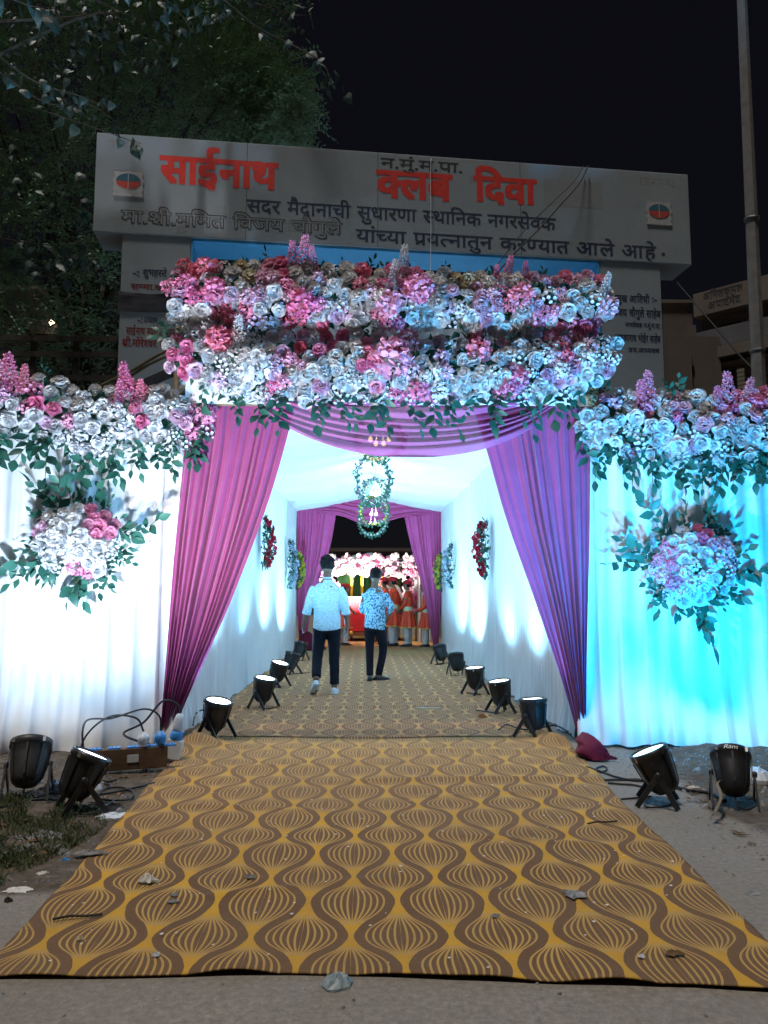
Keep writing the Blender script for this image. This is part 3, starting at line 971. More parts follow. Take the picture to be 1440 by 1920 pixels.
# ---- tunnel
TY0, TY1 = 6.95, 18.1
def wx(side, y): return lerp(-1.70, -1.62, (y - TY0) / (TY1 - TY0)) if side < 0 else lerp(1.89, 1.79, (y - TY0) / (TY1 - TY0))
EAVE, RIDGE = 3.20, 3.52
def tunnel_wall(side, label):
    mb = MB()
    L = TY1 - TY0
    NU, NV = 700, 14
    def fn(u, v):
        y = TY0 + u * L
        z = 0.015 + EAVE * v
        k = y / 0.13 + 0.4 * noise.noise(Vector((y * 1.7, side, 0)))
        off = 0.019 * math.sin(2 * PI * k) * (.7 + .6 * noise.noise(Vector((y * 3, side, 9)))) + 0.02 * noise.noise(Vector((y * 1.1, z * .6, side * 3)))
        big = y / 2.2
        fr = big - math.floor(big)
        off += 0.02 * math.exp(-(min(fr, 1 - fr) / 0.02) ** 2)
        off += 0.06 * smooth((0.3 - z) / 0.3) * (0.6 + noise.noise(Vector((y * 4, z * 3, side))))
        return (wx(side, y) - side * off, y, z)
    mb.grid(fn, NU, NV)
    t = thing('tunnel_wall', label, 'fabric wall', (wx(side, 12), 12, 0))
    mb.build('cloth', M['white_cloth'], t, True)
    for y in (7.0, 9.4, 11.8, 14.2, 16.6, 18.05):
        p = Vector((wx(side, y) + side * 0.06, y, 0))
        MB().tube([p, p + Vector((0, 0, EAVE + 0.03))], 0.022, 8).build('post', M['steel'], t, True)
tunnel_wall(-1, 'long white cloth wall along the left side of the entrance tunnel')
tunnel_wall(1, 'long white cloth wall along the right side of the entrance tunnel')
def tunnel_roof():
    mb = MB()
    NU, NV = 40, 620
    def fn(u, v):
        y = TY0 + v * (TY1 - TY0)
        x = lerp(wx(-1, y) - 0.03, wx(1, y) + 0.03, u)
        k = 1 - abs(2 * u - 1)
        z = EAVE + (RIDGE - EAVE) * k
        z -= 0.05 * math.sin(PI * min(1, 2 * k * .5 + .0)) * 0.5
        q = y / 0.11 + 0.5 * noise.noise(Vector((y * 2, 0, 5))) + 0.15 * noise.noise(Vector((x * 2, y, 1)))
        z += 0.028 * math.sin(2 * PI * q) + 0.025 * noise.noise(Vector((x * 1.2, y * 2.2, 7)))
        return (x, y, z)
    mb.grid(fn, NU, NV)
    t = thing('tunnel_roof', 'ruched white cloth ceiling stretched over the entrance tunnel', 'fabric roof', (0, 12.5, EAVE))
    mb.build('cloth', M['ceiling_cloth'], t, True)
    MB().tube([(0.09, TY0, RIDGE + 0.07), (0.09, TY1, RIDGE + 0.07)], 0.025, 8).build('ridge_pole', M['steel'], t, True)
    for y in (7.0, 9.4, 11.8, 14.2, 16.6, 18.05):
        for s in (-1, 1):
            MB().tube([(wx(s, y) + s * 0.06, y, EAVE + 0.04), (0.09, y, RIDGE + 0.07)], 0.02, 8).build('rafter', M['steel'], t, True)
tunnel_roof()

# ---- drapes
def drape(left, right, nfold, depth, Y, name, label, mat, group=None, seed=0, lean=0.0, M_=90):
    """left / right: edge polylines in photo pixels, seen on the plane Y; folds run down the cloth."""
    NV = 60
    Lc, Rc = curve_pts(left, NV + 1), curve_pts(right, NV + 1)
    mb = MB()
    NU = nfold * 12
    def fn(u, v):
        j = int(round(v * NV))
        a, b_ = at(Lc[j][0], Lc[j][1], Y), at(Rc[j][0], Rc[j][1], Y)
        w = (b_ - a).length
        uu = u + 0.012 * noise.noise(Vector((u * 7, v * 1.5, seed)))
        ph = uu * nfold + 1.1 * noise.noise(Vector((uu * 4.0, 1.3, seed))) + 0.35 * noise.noise(Vector((uu * 11.0, 4.3, seed))) + 0.18 * noise.noise(Vector((uu * 3, v * 2.5, seed + 5)))
        amp = depth * (0.35 + 0.65 * smooth(v * 1.6)) * min(1.0, w / 0.16) * (0.75 + 0.9 * noise.noise(Vector((uu * 6, .5, seed + 2))))
        s = math.sin(2 * PI * ph)
        off = amp * (s * abs(s) ** -0.35 if s else 0) + 0.35 * amp * math.sin(2 * PI * ph * 2.3 + 1)
        p = a.lerp(b_, u)
        return (p.x, p.y - off - lean * v, p.z + 0.012 * math.cos(2 * PI * ph) * (1 if v == 1 else 0))
    mb.grid(fn, NU, NV)
    o = mb.build(name, mat, None, True)
    return tag(o, label, 'curtain', group)
drape([(352, 742), (342, 860), (328, 1000), (318, 1150), (308, 1290), (301, 1396)],
      [(556, 742), (536, 830), (500, 950), (432, 1130), (367, 1275), (313, 1396)], 11, 0.045, YF - 0.05, 'magenta_drape',
      'magenta drape gathered to the floor at the left of the entrance', M['purple_cloth'], None, 1)
drape([(880, 742), (914, 850), (950, 975), (1008, 1140), (1058, 1290), (1086, 1388)],
      [(1110, 742), (1106, 860), (1104, 1000), (1101, 1150), (1098, 1290), (1097, 1388)], 11, 0.04, YF - 0.05, 'magenta_drape',
      'magenta drape tied in a knot at the right of the entrance', M['purple_cloth'], None, 4)
def valance(top, bot, nf, Y, label, mat, depth, seed, bulge):
    NU = 110
    T, B = curve_pts(top, NU + 1), curve_pts(bot, NU + 1)
    NV = nf * 9
    mb = MB()
    def fn(u, v):
        i = int(round(u * NU))
        vv = v + 0.02 * noise.noise(Vector((u * 3, v * 4, seed)))
        q = Vector(T[i]).lerp(Vector(B[i]), vv)
        p = at(q[0], q[1], Y)
        ph = v * nf + 1.1 * noise.noise(Vector((u * 1.4, v * 3, seed))) + .3 * noise.noise(Vector((u * 5, v * 6, seed)))
        amp = depth * (0.6 + 0.5 * noise.noise(Vector((v * 7, u * 2, seed + 3)))) * (0.45 + 0.55 * math.sin(PI * u))
        off = amp * abs(math.sin(PI * ph)) + bulge * math.sin(PI * u) * v
        return (p.x, p.y - off, p.z)
    mb.grid(fn, NU, NV)
    o = mb.build('valance', mat, None, True)
    return tag(o, label, 'valance')
valance([(430, 700), (560, 720), (770, 735), (960, 725), (1090, 705)],
        [(478, 752), (545, 806), (640, 845), (760, 860), (880, 850), (980, 814), (1052, 757)], 8, YF - 0.10,
        'sheer magenta swag hanging in folds across the top of the entrance', M['purple_sheer'], 0.085, 2, 0.05)
# knotted maroon tail on the right
mb = MB()
p0, p1, p2, p3 = gnd(1091, 1392, 0.03), gnd(1102, 1400, .07), gnd(1118, 1412, .06), gnd(1152, 1424, 0.012)
pts = curve_pts([p0 + Vector((0, -0.03, 0.05)), p1, p2, p3], 26)
rings = []
for i, p in enumerate(pts):
    t = i / 25
    r = 0.02 + 0.07 * math.sin(PI * min(1, t * 1.15)) ** .8
    rings.append([p + Vector((math.cos(a) * r * 1.1 * (1 + .25 * math.sin(5 * a + t * 7)), math.sin(a) * r * .5, max(-p.z + .012, math.sin(a) * r * (1 + .2 * math.sin(4 * a + 5 * t))))) for a in [2 * PI * k / 22 for k in range(22)]])
mb.loft(rings)
tag(mb.build('drape_tail', M['maroon_cloth'], None, True), 'dark maroon tail of the right drape bunched on the ground', 'cloth')

# ---- far end of the tunnel
YE = 18.0
drape([(557, 950), (557, 1050), (558, 1150), (562, 1222)], [(634, 940), (618, 1030), (588, 1120), (570, 1222)], 9, 0.05, YE, 'pink_curtain',
      'magenta curtain swept to the left post at the far tunnel end', M['pink_cloth'], None, 21)
drape([(752, 940), (772, 1030), (796, 1120), (814, 1222)], [(829, 952), (828, 1050), (826, 1150), (822, 1222)], 9, 0.05, YE, 'pink_curtain',
      'magenta curtain swept to the right post at the far tunnel end', M['pink_cloth'], None, 25)
valance([(556, 938), (620, 920), (690, 915), (765, 922), (830, 940)],
        [(600, 962), (640, 968), (690, 985), (750, 972), (800, 966)], 8, YE - 0.05,
        'small magenta swag across the far end of the tunnel', M['pink_cloth'], 0.13, 8, 0.06)
mb = MB()
for i in range(1):
    rings = []
    c0 = gnd(575, 1222) + Vector((0, 0.35, 0))
    for j in range(9):
        t = j / 8
        r = 0.30 * (1 - t ** 1.6) + 0.03
        rings.append([c0 + Vector((math.cos(a) * r * (1 + .3 * math.sin(3 * a + 4 * t)), math.sin(a) * r * .6, 0.0 + 0.42 * t)) for a in [2 * PI * k / 20 for k in range(20)]])
    mb.loft(rings)
tag(mb.build('cloth_heap', M['maroon_cloth'], None, True), 'heap of dark purple cloth by the left far curtain', 'cloth')

# ================================================================== flowers
def petal(mb, M_, w, l, cup, curl, nu=3, nv=3):
    def fn(u, v):
        s = (u - 0.5) * 2
        wid = w * math.sin(PI * (0.12 + 0.78 * v)) ** 0.7
        x = s * wid
        y = l * v
        z = cup * (s * s) * w + cup * l * v * v - curl * l * max(0, v - 0.6) ** 2 * 3
        return (x, y, z)
    mb.grid(fn, nu, nv, M_)
def rose_mesh(mat, seed, openness=1.0):
    random.seed(seed)
    mb = MB()
    for ring, (n, tilt, l, w) in enumerate(((3, 88, .50, .24), (4, 80, .56, .34), (5, 68, .62, .42), (6, 52, .66, .48), (6, 34, .64, .50), (5, 8, .58, .46))):
        for k in range(n):
            a = 2 * PI * (k + 0.5 * (ring % 2)) / n + uni(-.15, .15)
            tl = R(tilt + uni(-8, 8)) * openness
            T = Matrix.Rotation(a, 4, 'Z') @ Matrix.Translation((0, 0.045 * ring, 0.03 * (5 - ring))) @ Matrix.Rotation(tl, 4, 'X')
            petal(mb, T, w * uni(.9, 1.1), l * uni(.9, 1.1), uni(.25, .45), uni(.5, 1.0))
    return mb.mesh('rose', mat, True)
def peony_mesh(mat, seed):
    random.seed(seed)
    mb = MB()
    n = 64
    for k in range(n):
        z = 1 - (k + .5) / n * 1.15
        r = math.sqrt(max(0, 1 - z * z))
        a = k * 2.39996 + uni(-.3, .3)
        nn = Vector((r * math.cos(a), r * math.sin(a), z))
        q = nn.to_track_quat('Z', 'Y').to_matrix().to_4x4()
        T = Matrix.Translation(nn * uni(.48, .62) * 1.0) @ q @ Matrix.Rotation(uni(0, 6.28), 4, 'Z') @ Matrix.Rotation(R(uni(25, 80)), 4, 'X')
        petal(mb, T, uni(.14, .21), uni(.22, .34), uni(-.3, .6), uni(0, 1.2), 3, 2)
    return mb.mesh('peony', mat, True)
def cluster_mesh(mat, seed, n=16):
    random.seed(seed)
    mb = MB()
    for k in range(n):
        z = 1 - (k + .5) / n
        r = math.sqrt(max(0, 1 - z * z))
        a = k * 2.39996
        nn = Vector((r * math.cos(a), r * math.sin(a), z + .1)).normalized()
        q = nn.to_track_quat('Z', 'Y').to_matrix().to_4x4()
        base = Matrix.Translation(nn * uni(.6, .95)) @ q @ Matrix.Rotation(uni(0, 6.28), 4, 'Z')
        for j in range(4):
            petal(mb, base @ Matrix.Rotation(j * PI / 2, 4, 'Z') @ Matrix.Rotation(R(20), 4, 'X'), .15, .26, .3, .3, 2, 2)
    return mb.mesh('hydrangea', mat, True)
def spike_mesh(mat, seed):
    random.seed(seed)
    mb = MB()
    for k in range(54):
        t = k / 54
        a = k * 2.39996
        r = 0.26 * (1 - t) ** .7 + .04
        p = Vector((r * math.cos(a) * uni(.7, 1.2), r * math.sin(a) * uni(.7, 1.2), 1.7 * t))
        nn = Vector((math.cos(a), math.sin(a), .5)).normalized()
        base = Matrix.Translation(p) @ nn.to_track_quat('Z', 'Y').to_matrix().to_4x4()
        for j in range(3):
            petal(mb, base @ Matrix.Rotation(j * 2 * PI / 3 + k, 4, 'Z') @ Matrix.Rotation(R(30), 4, 'X'), .09, .15, .3, .3, 2, 1)
    return mb.mesh('blossom_spike', mat, True)
FM = {}
for c in ('white', 'cream', 'pink', 'rose', 'lilac', 'yellow', 'red', 'grey'):
    pm = M[c + '_petal']
    FM[c] = {'rose': [rose_mesh(pm, 5), rose_mesh(pm, 6, .85)], 'peony': [peony_mesh(pm, 15), peony_mesh(pm, 16)],
             'hydrangea': [cluster_mesh(pm, 25), cluster_mesh(pm, 26)], 'blossom_spike': [spike_mesh(pm, 35)]}
SIZE = {'rose': 0.089, 'peony': 0.094, 'hydrangea': 0.074, 'blossom_spike': 0.125}
def leaf_mesh(name, mat, w=0.5, droop=0.12, twist=0.0):
    mb = MB()
    prof = [(0, 0.02), (.2, .62), (.45, 1.0), (.7, .72), (.9, .28), (1.0, .02)]
    vs, fs = [], []
    for y, k in prof:
        z = -droop * y * y
        vs += [(-w * .5 * k, y, z + (.10 + twist * y) * k * w), (0, y, z), (w * .5 * k, y, z + (.10 - twist * y) * k * w)]
    for i in range(len(prof) - 1):
        a = i * 3
        fs += [(a, a + 1, a + 4, a + 3), (a + 1, a + 2, a + 5, a + 4)]
    mb.add(vs, fs)
    return mb.mesh(name, mat, True)
LEAVES = [leaf_mesh('leaf', M['leaf'], w_, d_, t_) for w_, d_, t_ in ((.60, .12, 0), (.50, .30, .3), (.68, .05, -.25), (.56, .45, .15), (.44, -.1, .4))]
random.seed(101)
SPRAYS = []
for k in range(5):
    L = uni(.22, .36)
    path = [Vector((0.06 * math.sin(t * 2 + k), 0.03 * math.cos(t * 3 + k), -L * t)) for t in [i / 8 for i in range(9)]]
    me = MB().tube(path, 0.0025, 4).mesh('leaf_spray', M['stem'])
    lv = []
    n = random.choice((7, 8, 9))
    for i in range(n):
        t = (i + 1) / n
        p = path[min(8, int(t * 8))]
        side = 1 if i % 2 else -1
        d = Vector((side * uni(.5, 1), uni(-.7, .1), -uni(.3, 1.0))) if i < n - 1 else Vector((0, -.2, -1))
        d.normalize()
        nrm = Vector((uni(-.4, .4), -1, uni(-.2, .7)))
        y = d
        x = y.cross(nrm).normalized()
        z = x.cross(y)
        lv.append((p, Matrix((x, y, z)).transposed().to_quaternion(), uni(.085, .125)))
    SPRAYS.append((me, lv))
def leaf_spray(parent, loc, dirv=Vector((0, 0, -1)), scale=1.0):
    me, lv = random.choice(SPRAYS)
    q = Vector((0, 0, -1)).rotation_difference(dirv)
    if dirv.z < -0.9: q = Quaternion((0, 0, 1), uni(-.7, .7)) @ q
    else: q = q @ Quaternion((0, 0, 1), uni(-.7, .7))
    s = place('leaf_spray', me, parent, loc, q, scale)
    for p, lq, sc in lv:
        o = bpy.data.objects.new('leaf', random.choice(LEAVES))
        col.objects.link(o)
        o.parent = s
        o.location = p
        o.rotation_mode = 'QUATERNION'
        o.rotation_quaternion = lq
        k = sc * uni(.7, 1.25)
        o.scale = (k, k, k)
    return s
def flower(parent, kind, colr, loc, n, scale=1.0):
    me = random.choice(FM[colr][kind])
    q = n.normalized().to_track_quat('Z', 'Y') @ Quaternion((0, 0, 1), uni(0, 6.28))
    return place(kind, me, parent, loc, q, SIZE[kind] * scale)
def scatter(inside, box, dmin, tries=9000):
    x0, y0, x1, y1 = box
    pts, cell = [], {}
    for _ in range(tries):
        x, y = uni(x0, x1), uni(y0, y1)
        if not inside(x, y): continue
        k = (int(x // dmin), int(y // dmin))
        if any((x - a) ** 2 + (y - b) ** 2 < dmin * dmin for i in (-1, 0, 1) for j in (-1, 0, 1) for a, b in cell.get((k[0] + i, k[1] + j), ())):
            continue
        cell.setdefault(k, []).append((x, y))
        pts.append((x, y))
    return pts
def bouquet(parent, inside, box, dmin, surf, seeds, tilt, tries=9000, sc=1.0):
    """Flowers packed over a region; colour and kind follow the nearest seed so that like blooms clump."""
    pts = scatter(inside, box, dmin, tries)
    for x, y in pts:
        best = min(seeds, key=lambda s: (x - s[0]) ** 2 + (y - s[1]) ** 2 + uni(0, 500))
        colr, kind = best[2], best[3]
        if rnd() < 0.46:
            colr, kind = random.choice((('white', 'rose'), ('white', 'hydrangea'), ('white', 'rose'), ('white', 'rose'), ('lilac', 'rose'), ('white', 'peony'), ('lilac', 'peony')))
        p = surf(x, y)
        n = Vector((uni(-.55, .55), -1, uni(-.45, .45) + tilt(x, y)))
        flower(parent, kind, colr, p, n, sc * uni(.82, 1.2))
    return pts
def auto_seeds(box, n, palette):
    return [(uni(box[0], box[2]), uni(box[1], box[3]), *random.choice(palette)) for _ in range(n)]
PAL = [('white', 'rose')] * 7 + [('white', 'hydrangea')] * 3 + [('white', 'peony')] * 3 + [('pink', 'peony')] * 4 + [('rose', 'peony')] * 2 + [('lilac', 'hydrangea')] * 2 + [('cream', 'rose')] * 2 + [('pink', 'rose')] * 2 + [('lilac', 'rose')]

# ---- header over the entrance: two packed bands on a pale panel
random.seed(31)
YH = 6.5
hd = thing('flower_header', 'wide double band of white and pink flowers across the top of the entrance', 'flower arch', tuple(at(735, 760, YH)))
a, b_ = at(345, 755, YH + 0.10), at(1122, 520, YH + 0.10)
mb = MB()
mb.grid(lambda u, v: (lerp(a.x, b_.x, u), YH + 0.14 + 0.012 * math.sin(u * 120) + 0.02 * noise.noise(Vector((u * 9, v * 3, 1))), lerp(a.z, b_.z, v)), 260, 12)
mb.build('backing_cloth', M['white_cloth'], hd, True)
for zz in (a.z + 0.02, b_.z - 0.02):
    MB().tube([(a.x - 0.05, YH + 0.19, zz), (b_.x + 0.05, YH + 0.19, zz)], 0.025, 8).build('frame_bar', M['bamboo'], hd, True)
for xx in (-1.74, 2.0):
    MB().tube([(xx, 6.97, 0.0), (xx, 6.97, b_.z + 0.02)], 0.03, 8).build('post', M['bamboo'], hd, True)
def top_line(x): return interp([(320, 530), (345, 500), (420, 492), (640, 500), (740, 512), (900, 516), (1000, 520), (1110, 520), (1140, 540)], x)
def mid_hi(x): return interp([(320, 600), (400, 590), (470, 624), (560, 612), (700, 606), (820, 612), (950, 620), (1080, 618), (1140, 600)], x)
def mid_lo(x): return interp([(320, 628), (400, 600), (470, 632), (560, 630), (700, 626), (820, 640), (950, 630), (1080, 620), (1150, 630)], x)
def bot_line(x): return interp([(325, 690), (380, 720), (460, 745), (560, 752), (700, 745), (800, 752), (900, 748), (1000, 745), (1090, 735), (1150, 690)], x)
def hsurf(x, y):
    lo, hi = (top_line(x), mid_hi(x)) if y < (mid_hi(x) + mid_lo(x)) / 2 else (mid_lo(x), bot_line(x))
    t = (y - lo) / max(1, hi - lo)
    return at(x, y, YH + 0.02 - 0.16 * math.sin(PI * max(0.05, min(0.95, t))) - uni(0, .05))
up = lambda x, y: top_line(x) < y < mid_hi(x)
dn = lambda x, y: mid_lo(x) < y < bot_line(x)
SE = [(345, 545, 'pink', 'peony'), (385, 515, 'rose', 'peony'), (405, 545, 'pink', 'peony'), (350, 580, 'white', 'rose'), (370, 600, 'white', 'rose'), (430, 530, 'white', 'hydrangea'), (430, 575, 'rose', 'peony'),
      (470, 520, 'cream', 'rose'), (500, 560, 'lilac', 'hydrangea'), (520, 520, 'pink', 'rose'), (560, 590, 'rose', 'peony'), (570, 560, 'pink', 'peony'), (600, 520, 'white', 'rose'), (650, 555, 'white', 'rose'),
      (670, 520, 'rose', 'peony'), (700, 560, 'white', 'rose'), (735, 560, 'pink', 'peony'), (725, 585, 'pink', 'peony'), (780, 535, 'pink', 'peony'), (800, 570, 'white', 'rose'), (830, 530, 'grey', 'rose'), (860, 520, 'cream', 'rose'),
      (870, 585, 'pink', 'peony'), (905, 570, 'lilac', 'rose'), (940, 540, 'pink', 'hydrangea'), (975, 565, 'rose', 'peony'), (955, 600, 'white', 'rose'), (1025, 560, 'lilac', 'rose'), (1030, 590, 'pink', 'peony'), (1070, 570, 'white', 'rose'), (1100, 560, 'white', 'hydrangea'), (1120, 600, 'pink', 'rose'), (1090, 520, 'rose', 'peony'),
      (350, 660, 'pink', 'rose'), (410, 640, 'rose', 'peony'), (380, 660, 'white', 'rose'), (440, 660, 'white', 'hydrangea'), (480, 690, 'white', 'peony'), (520, 650, 'white', 'rose'), (530, 700, 'pink', 'peony'), (600, 665, 'pink', 'rose'), (590, 640, 'rose', 'rose'), (570, 700, 'white', 'rose'),
      (640, 690, 'white', 'rose'), (700, 700, 'pink', 'rose'), (735, 672, 'rose', 'peony'), (735, 690, 'pink', 'peony'), (690, 735, 'white', 'hydrangea'), (785, 735, 'pink', 'peony'), (760, 700, 'white', 'rose'), (820, 680, 'lilac', 'rose'), (855, 690, 'white', 'rose'), (895, 665, 'rose', 'peony'), (905, 700, 'white', 'rose'),
      (950, 730, 'pink', 'peony'), (940, 690, 'white', 'rose'), (1000, 680, 'white', 'hydrangea'), (1020, 720, 'white', 'rose'), (1060, 635, 'rose', 'peony'), (1065, 700, 'lilac', 'rose'), (1110, 680, 'white', 'rose'), (1110, 710, 'white', 'rose'), (1130, 650, 'white', 'hydrangea')]
def leaf_bed(parent, pts, nrm, size=(.07, .12)):
    mb = MB()
    for p in pts:
        d = Vector((uni(-1, 1), uni(-.35, .2), uni(-1, 1))).normalized()
        n = (nrm + Vector((uni(-.6, .6), 0, uni(-.6, .6)))).normalized()
        x = d.cross(n).normalized()
        z = x.cross(d)
        L = uni(*size)
        mb.add([p, p + d * L * .35 + x * L * .26 + z * L * .05, p + d * L, p + d * L * .35 - x * L * .26 + z * L * .05], [(0, 1, 2), (0, 2, 3)])
    f = mb.build('foliage_bed', M['leaf'], parent)
    f['kind'] = 'stuff'
bed = []
while len(bed) < 2600:
    x, y = uni(325, 1140), uni(495, 750)
    if (top_line(x) + 8 < y < mid_hi(x) - 4) or (mid_lo(x) + 4 < y < bot_line(x) - 4): bed.append(at(x, y, YH + uni(-.02, .06)))
leaf_bed(hd, bed, Vector((0, -1, 0)))
# big blooms at the places they have in the photograph
big = [(735, 675, 'pink', 'peony', 2.3), (570, 575, 'pink', 'peony', 1.7), (410, 640, 'rose', 'peony', 1.6), (785, 545, 'pink', 'peony', 1.7), (950, 732, 'pink', 'peony', 1.4), (895, 662, 'rose', 'peony', 1.5), (385, 512, 'rose', 'peony', 1.4), (975, 560, 'rose', 'peony', 1.5), (730, 575, 'pink', 'peony', 1.6), (785, 735, 'pink', 'peony', 1.3), (405, 548, 'pink', 'peony', 1.4), (480, 690, 'white', 'peony', 2.0), (350, 540, 'pink', 'peony', 1.3)]
for x, y, c, k, s in big:
    flower(hd, k, c, hsurf(x, y) + Vector((0, -.05, 0)), Vector((uni(-.3, .3), -1, uni(-.2, .3))), s)
for x, y, c, s in ((565, 500, 'pink', 1.35), (548, 505, 'pink', 1.1), (590, 510, 'pink', 1.0), (755, 520, 'white', 1.25), (735, 530, 'white', .9), (948, 522, 'pink', 1.0), (985, 528, 'pink', .8), (930, 535, 'pink', .8), (1130, 560, 'white', 1.0), (445, 655, 'white', 1.3)):
    flower(hd, 'blossom_spike', c, hsurf(x, max(y, top_line(x) + 8)), Vector((uni(-.25, .25), -.35, 1)), s)
tl = lambda x, y: .5 * (1 - 2 * (y - top_line(x)) / 110) if up(x, y) else .4 * (1 - 2 * (y - mid_lo(x)) / 110)
bouquet(hd, up, (318, 485, 1145, 625), 18.8, hsurf, SE, tl)
bouquet(hd, dn, (318, 595, 1155, 760), 18.8, hsurf, SE, tl)
for k in range(34):
    x = uni(330, 1140)
    y = uni(mid_hi(x) - 8, mid_lo(x) + 6)
    leaf_spray(hd, at(x, y, YH + 0.02), Vector((uni(-1, 1), -.25, uni(-.8, .5))).normalized(), uni(.6, .9))
for k in range(24):
    x = 380 + 730 * (k + uni(.1, .9)) / 24
    y = bot_line(x) - 6
    leaf_spray(hd, at(x, y, YH - 0.08), Vector((uni(-.25, .25), -.15, -1)).normalized(), uni(.75, 1.15))
for k in range(12):
    x = uni(420, 1050)
    leaf_spray(hd, at(x, top_line(x) + 12, YH + .03), Vector((uni(-.8, .8), -.1, 1)).normalized(), uni(.4, .6))

# ---- garlands along the wing walls
def wing_garland(A, B, nrm, x0, x1, top, bot, seeds, spikes, label, loc):
    t = thing('flower_garland', label, 'flower garland', loc)
    P0 = A
    def wsurf(x, y, push=0.0):
        p = onplane(x, y, A + nrm * 0.10, nrm)
        v = (y - top(x)) / max(1.0, bot(x) - top(x))
        return p + nrm * (0.13 * math.sin(PI * max(.05, min(.95, v))) + uni(0, .05) + push)
    ins = lambda x, y: top(x) < y < bot(x)
    bouquet(t, ins, (x0, min(top(x) for x in range(int(x0), int(x1), 20)), x1, max(bot(x) for x in range(int(x0), int(x1), 20))), 19.5, wsurf, seeds, lambda x, y: .6 * (1 - 2 * (y - top(x)) / 110))
    bed = []
    while len(bed) < 1100:
        x, y = uni(x0, x1), uni(680, 880)
        if top(x) + 10 < y < bot(x) - 4: bed.append(onplane(x, y, A + nrm * uni(.08, .16), nrm))
    leaf_bed(t, bed, nrm)
    for x, y, c, s in spikes:
        flower(t, 'blossom_spike', c, wsurf(x, y), Vector((uni(-.2, .2), -.2, 1)), s)
    n = int((x1 - x0) / 17)
    for k in range(n):
        x = x0 + (x1 - x0) * (k + uni(.2, .8)) / n
        leaf_spray(t, wsurf(x, bot(x) - 8), Vector((uni(-.25, .25), -.12, -1)).normalized(), uni(.75, 1.1))
    for k in range(5):
        x = uni(x0, x1)
        leaf_spray(t, wsurf(x, top(x) + 8), Vector((uni(-.8, .8), -.2, .7)).normalized(), .6)
    MB().tube([A + nrm * .02 + Vector((0, 0, 2.86)), B + nrm * .02 + Vector((0, 0, 2.86))], 0.03, 8).build('wire_frame', M['stem'], t, True)
tL = lambda x: interp([(-120, 690), (0, 700), (80, 715), (150, 735), (230, 722), (300, 735), (345, 735), (400, 770)], x)
bL = lambda x: interp([(-120, 800), (0, 822), (60, 815), (140, 838), (200, 860), (260, 835), (330, 838), (372, 828), (400, 800)], x)
sdL = [(30, 730, 'pink', 'peony'), (0, 730, 'rose', 'peony'), (60, 740, 'pink', 'hydrangea'), (100, 760, 'pink', 'rose'), (20, 790, 'white', 'rose'), (60, 810, 'white', 'rose'), (120, 740, 'white', 'rose'), (150, 765, 'white', 'rose'), (150, 790, 'pink', 'peony'), (110, 800, 'white', 'peony'), (200, 750, 'white', 'rose'),
       (245, 755, 'pink', 'peony'), (225, 800, 'white', 'peony'), (200, 780, 'white', 'rose'), (270, 770, 'pink', 'rose'), (310, 755, 'white', 'rose'), (300, 790, 'white', 'rose'), (340, 790, 'white', 'rose'), (360, 760, 'pink', 'peony'), (365, 800, 'pink', 'peony'), (310, 825, 'white', 'hydrangea'), (180, 830, 'white', 'rose'), (-60, 760, 'white', 'rose'), (-90, 780, 'pink', 'peony')]
wing_garland(WINGL[0], WINGL[1], NL, -120, 392, tL, bL, sdL, ((30, 745, 'pink', 1.5), (5, 745, 'pink', 1.2), (50, 745, 'rose', 1.1), (242, 758, 'pink', 1.5), (225, 765, 'pink', 1.0), (262, 765, 'rose', 1.0), (150, 850, 'white', 1.1)),
             'white and pink flower garland along the top of the left cloth wall', tuple(onplane(160, 830, WINGL[0], NL)))
tR = lambda x: interp([(1085, 770), (1110, 740), (1180, 735), (1270, 745), (1340, 750), (1440, 735), (1560, 720)], x)
bR = lambda x: interp([(1085, 800), (1110, 835), (1180, 855), (1250, 850), (1300, 872), (1380, 860), (1440, 850), (1560, 850)], x)
sdR = [(1110, 770, 'cream', 'rose'), (1130, 780, 'white', 'rose'), (1110, 800, 'white', 'rose'), (1160, 755, 'rose', 'peony'), (1180, 770, 'pink', 'hydrangea'), (1150, 810, 'white', 'rose'), (1200, 800, 'white', 'peony'), (1215, 760, 'pink', 'rose'), (1240, 790, 'white', 'rose'), (1250, 830, 'white', 'rose'), (1265, 765, 'lilac', 'rose'),
       (1270, 800, 'pink', 'peony'), (1290, 830, 'white', 'hydrangea'), (1310, 790, 'white', 'rose'), (1340, 780, 'white', 'rose'), (1365, 775, 'pink', 'peony'), (1330, 825, 'pink', 'rose'), (1370, 820, 'white', 'rose'), (1400, 790, 'pink', 'hydrangea'), (1400, 830, 'white', 'rose'), (1430, 780, 'pink', 'peony'), (1440, 830, 'white', 'hydrangea'), (1500, 790, 'white', 'rose'), (1530, 760, 'pink', 'peony')]
wing_garland(WINGR[0], WINGR[1], NR, 1090, 1540, tR, bR, sdR, ((1215, 768, 'pink', 1.4), (1200, 772, 'pink', 1.1), (1362, 770, 'pink', 1.4), (1340, 778, 'pink', 1.0), (1390, 772, 'pink', 1.2), (1412, 780, 'pink', .9), (1295, 855, 'white', 1.3)),
             'white and pink flower garland along the top of the right cloth wall', tuple(onplane(1280, 850, WINGR[0], NR)))

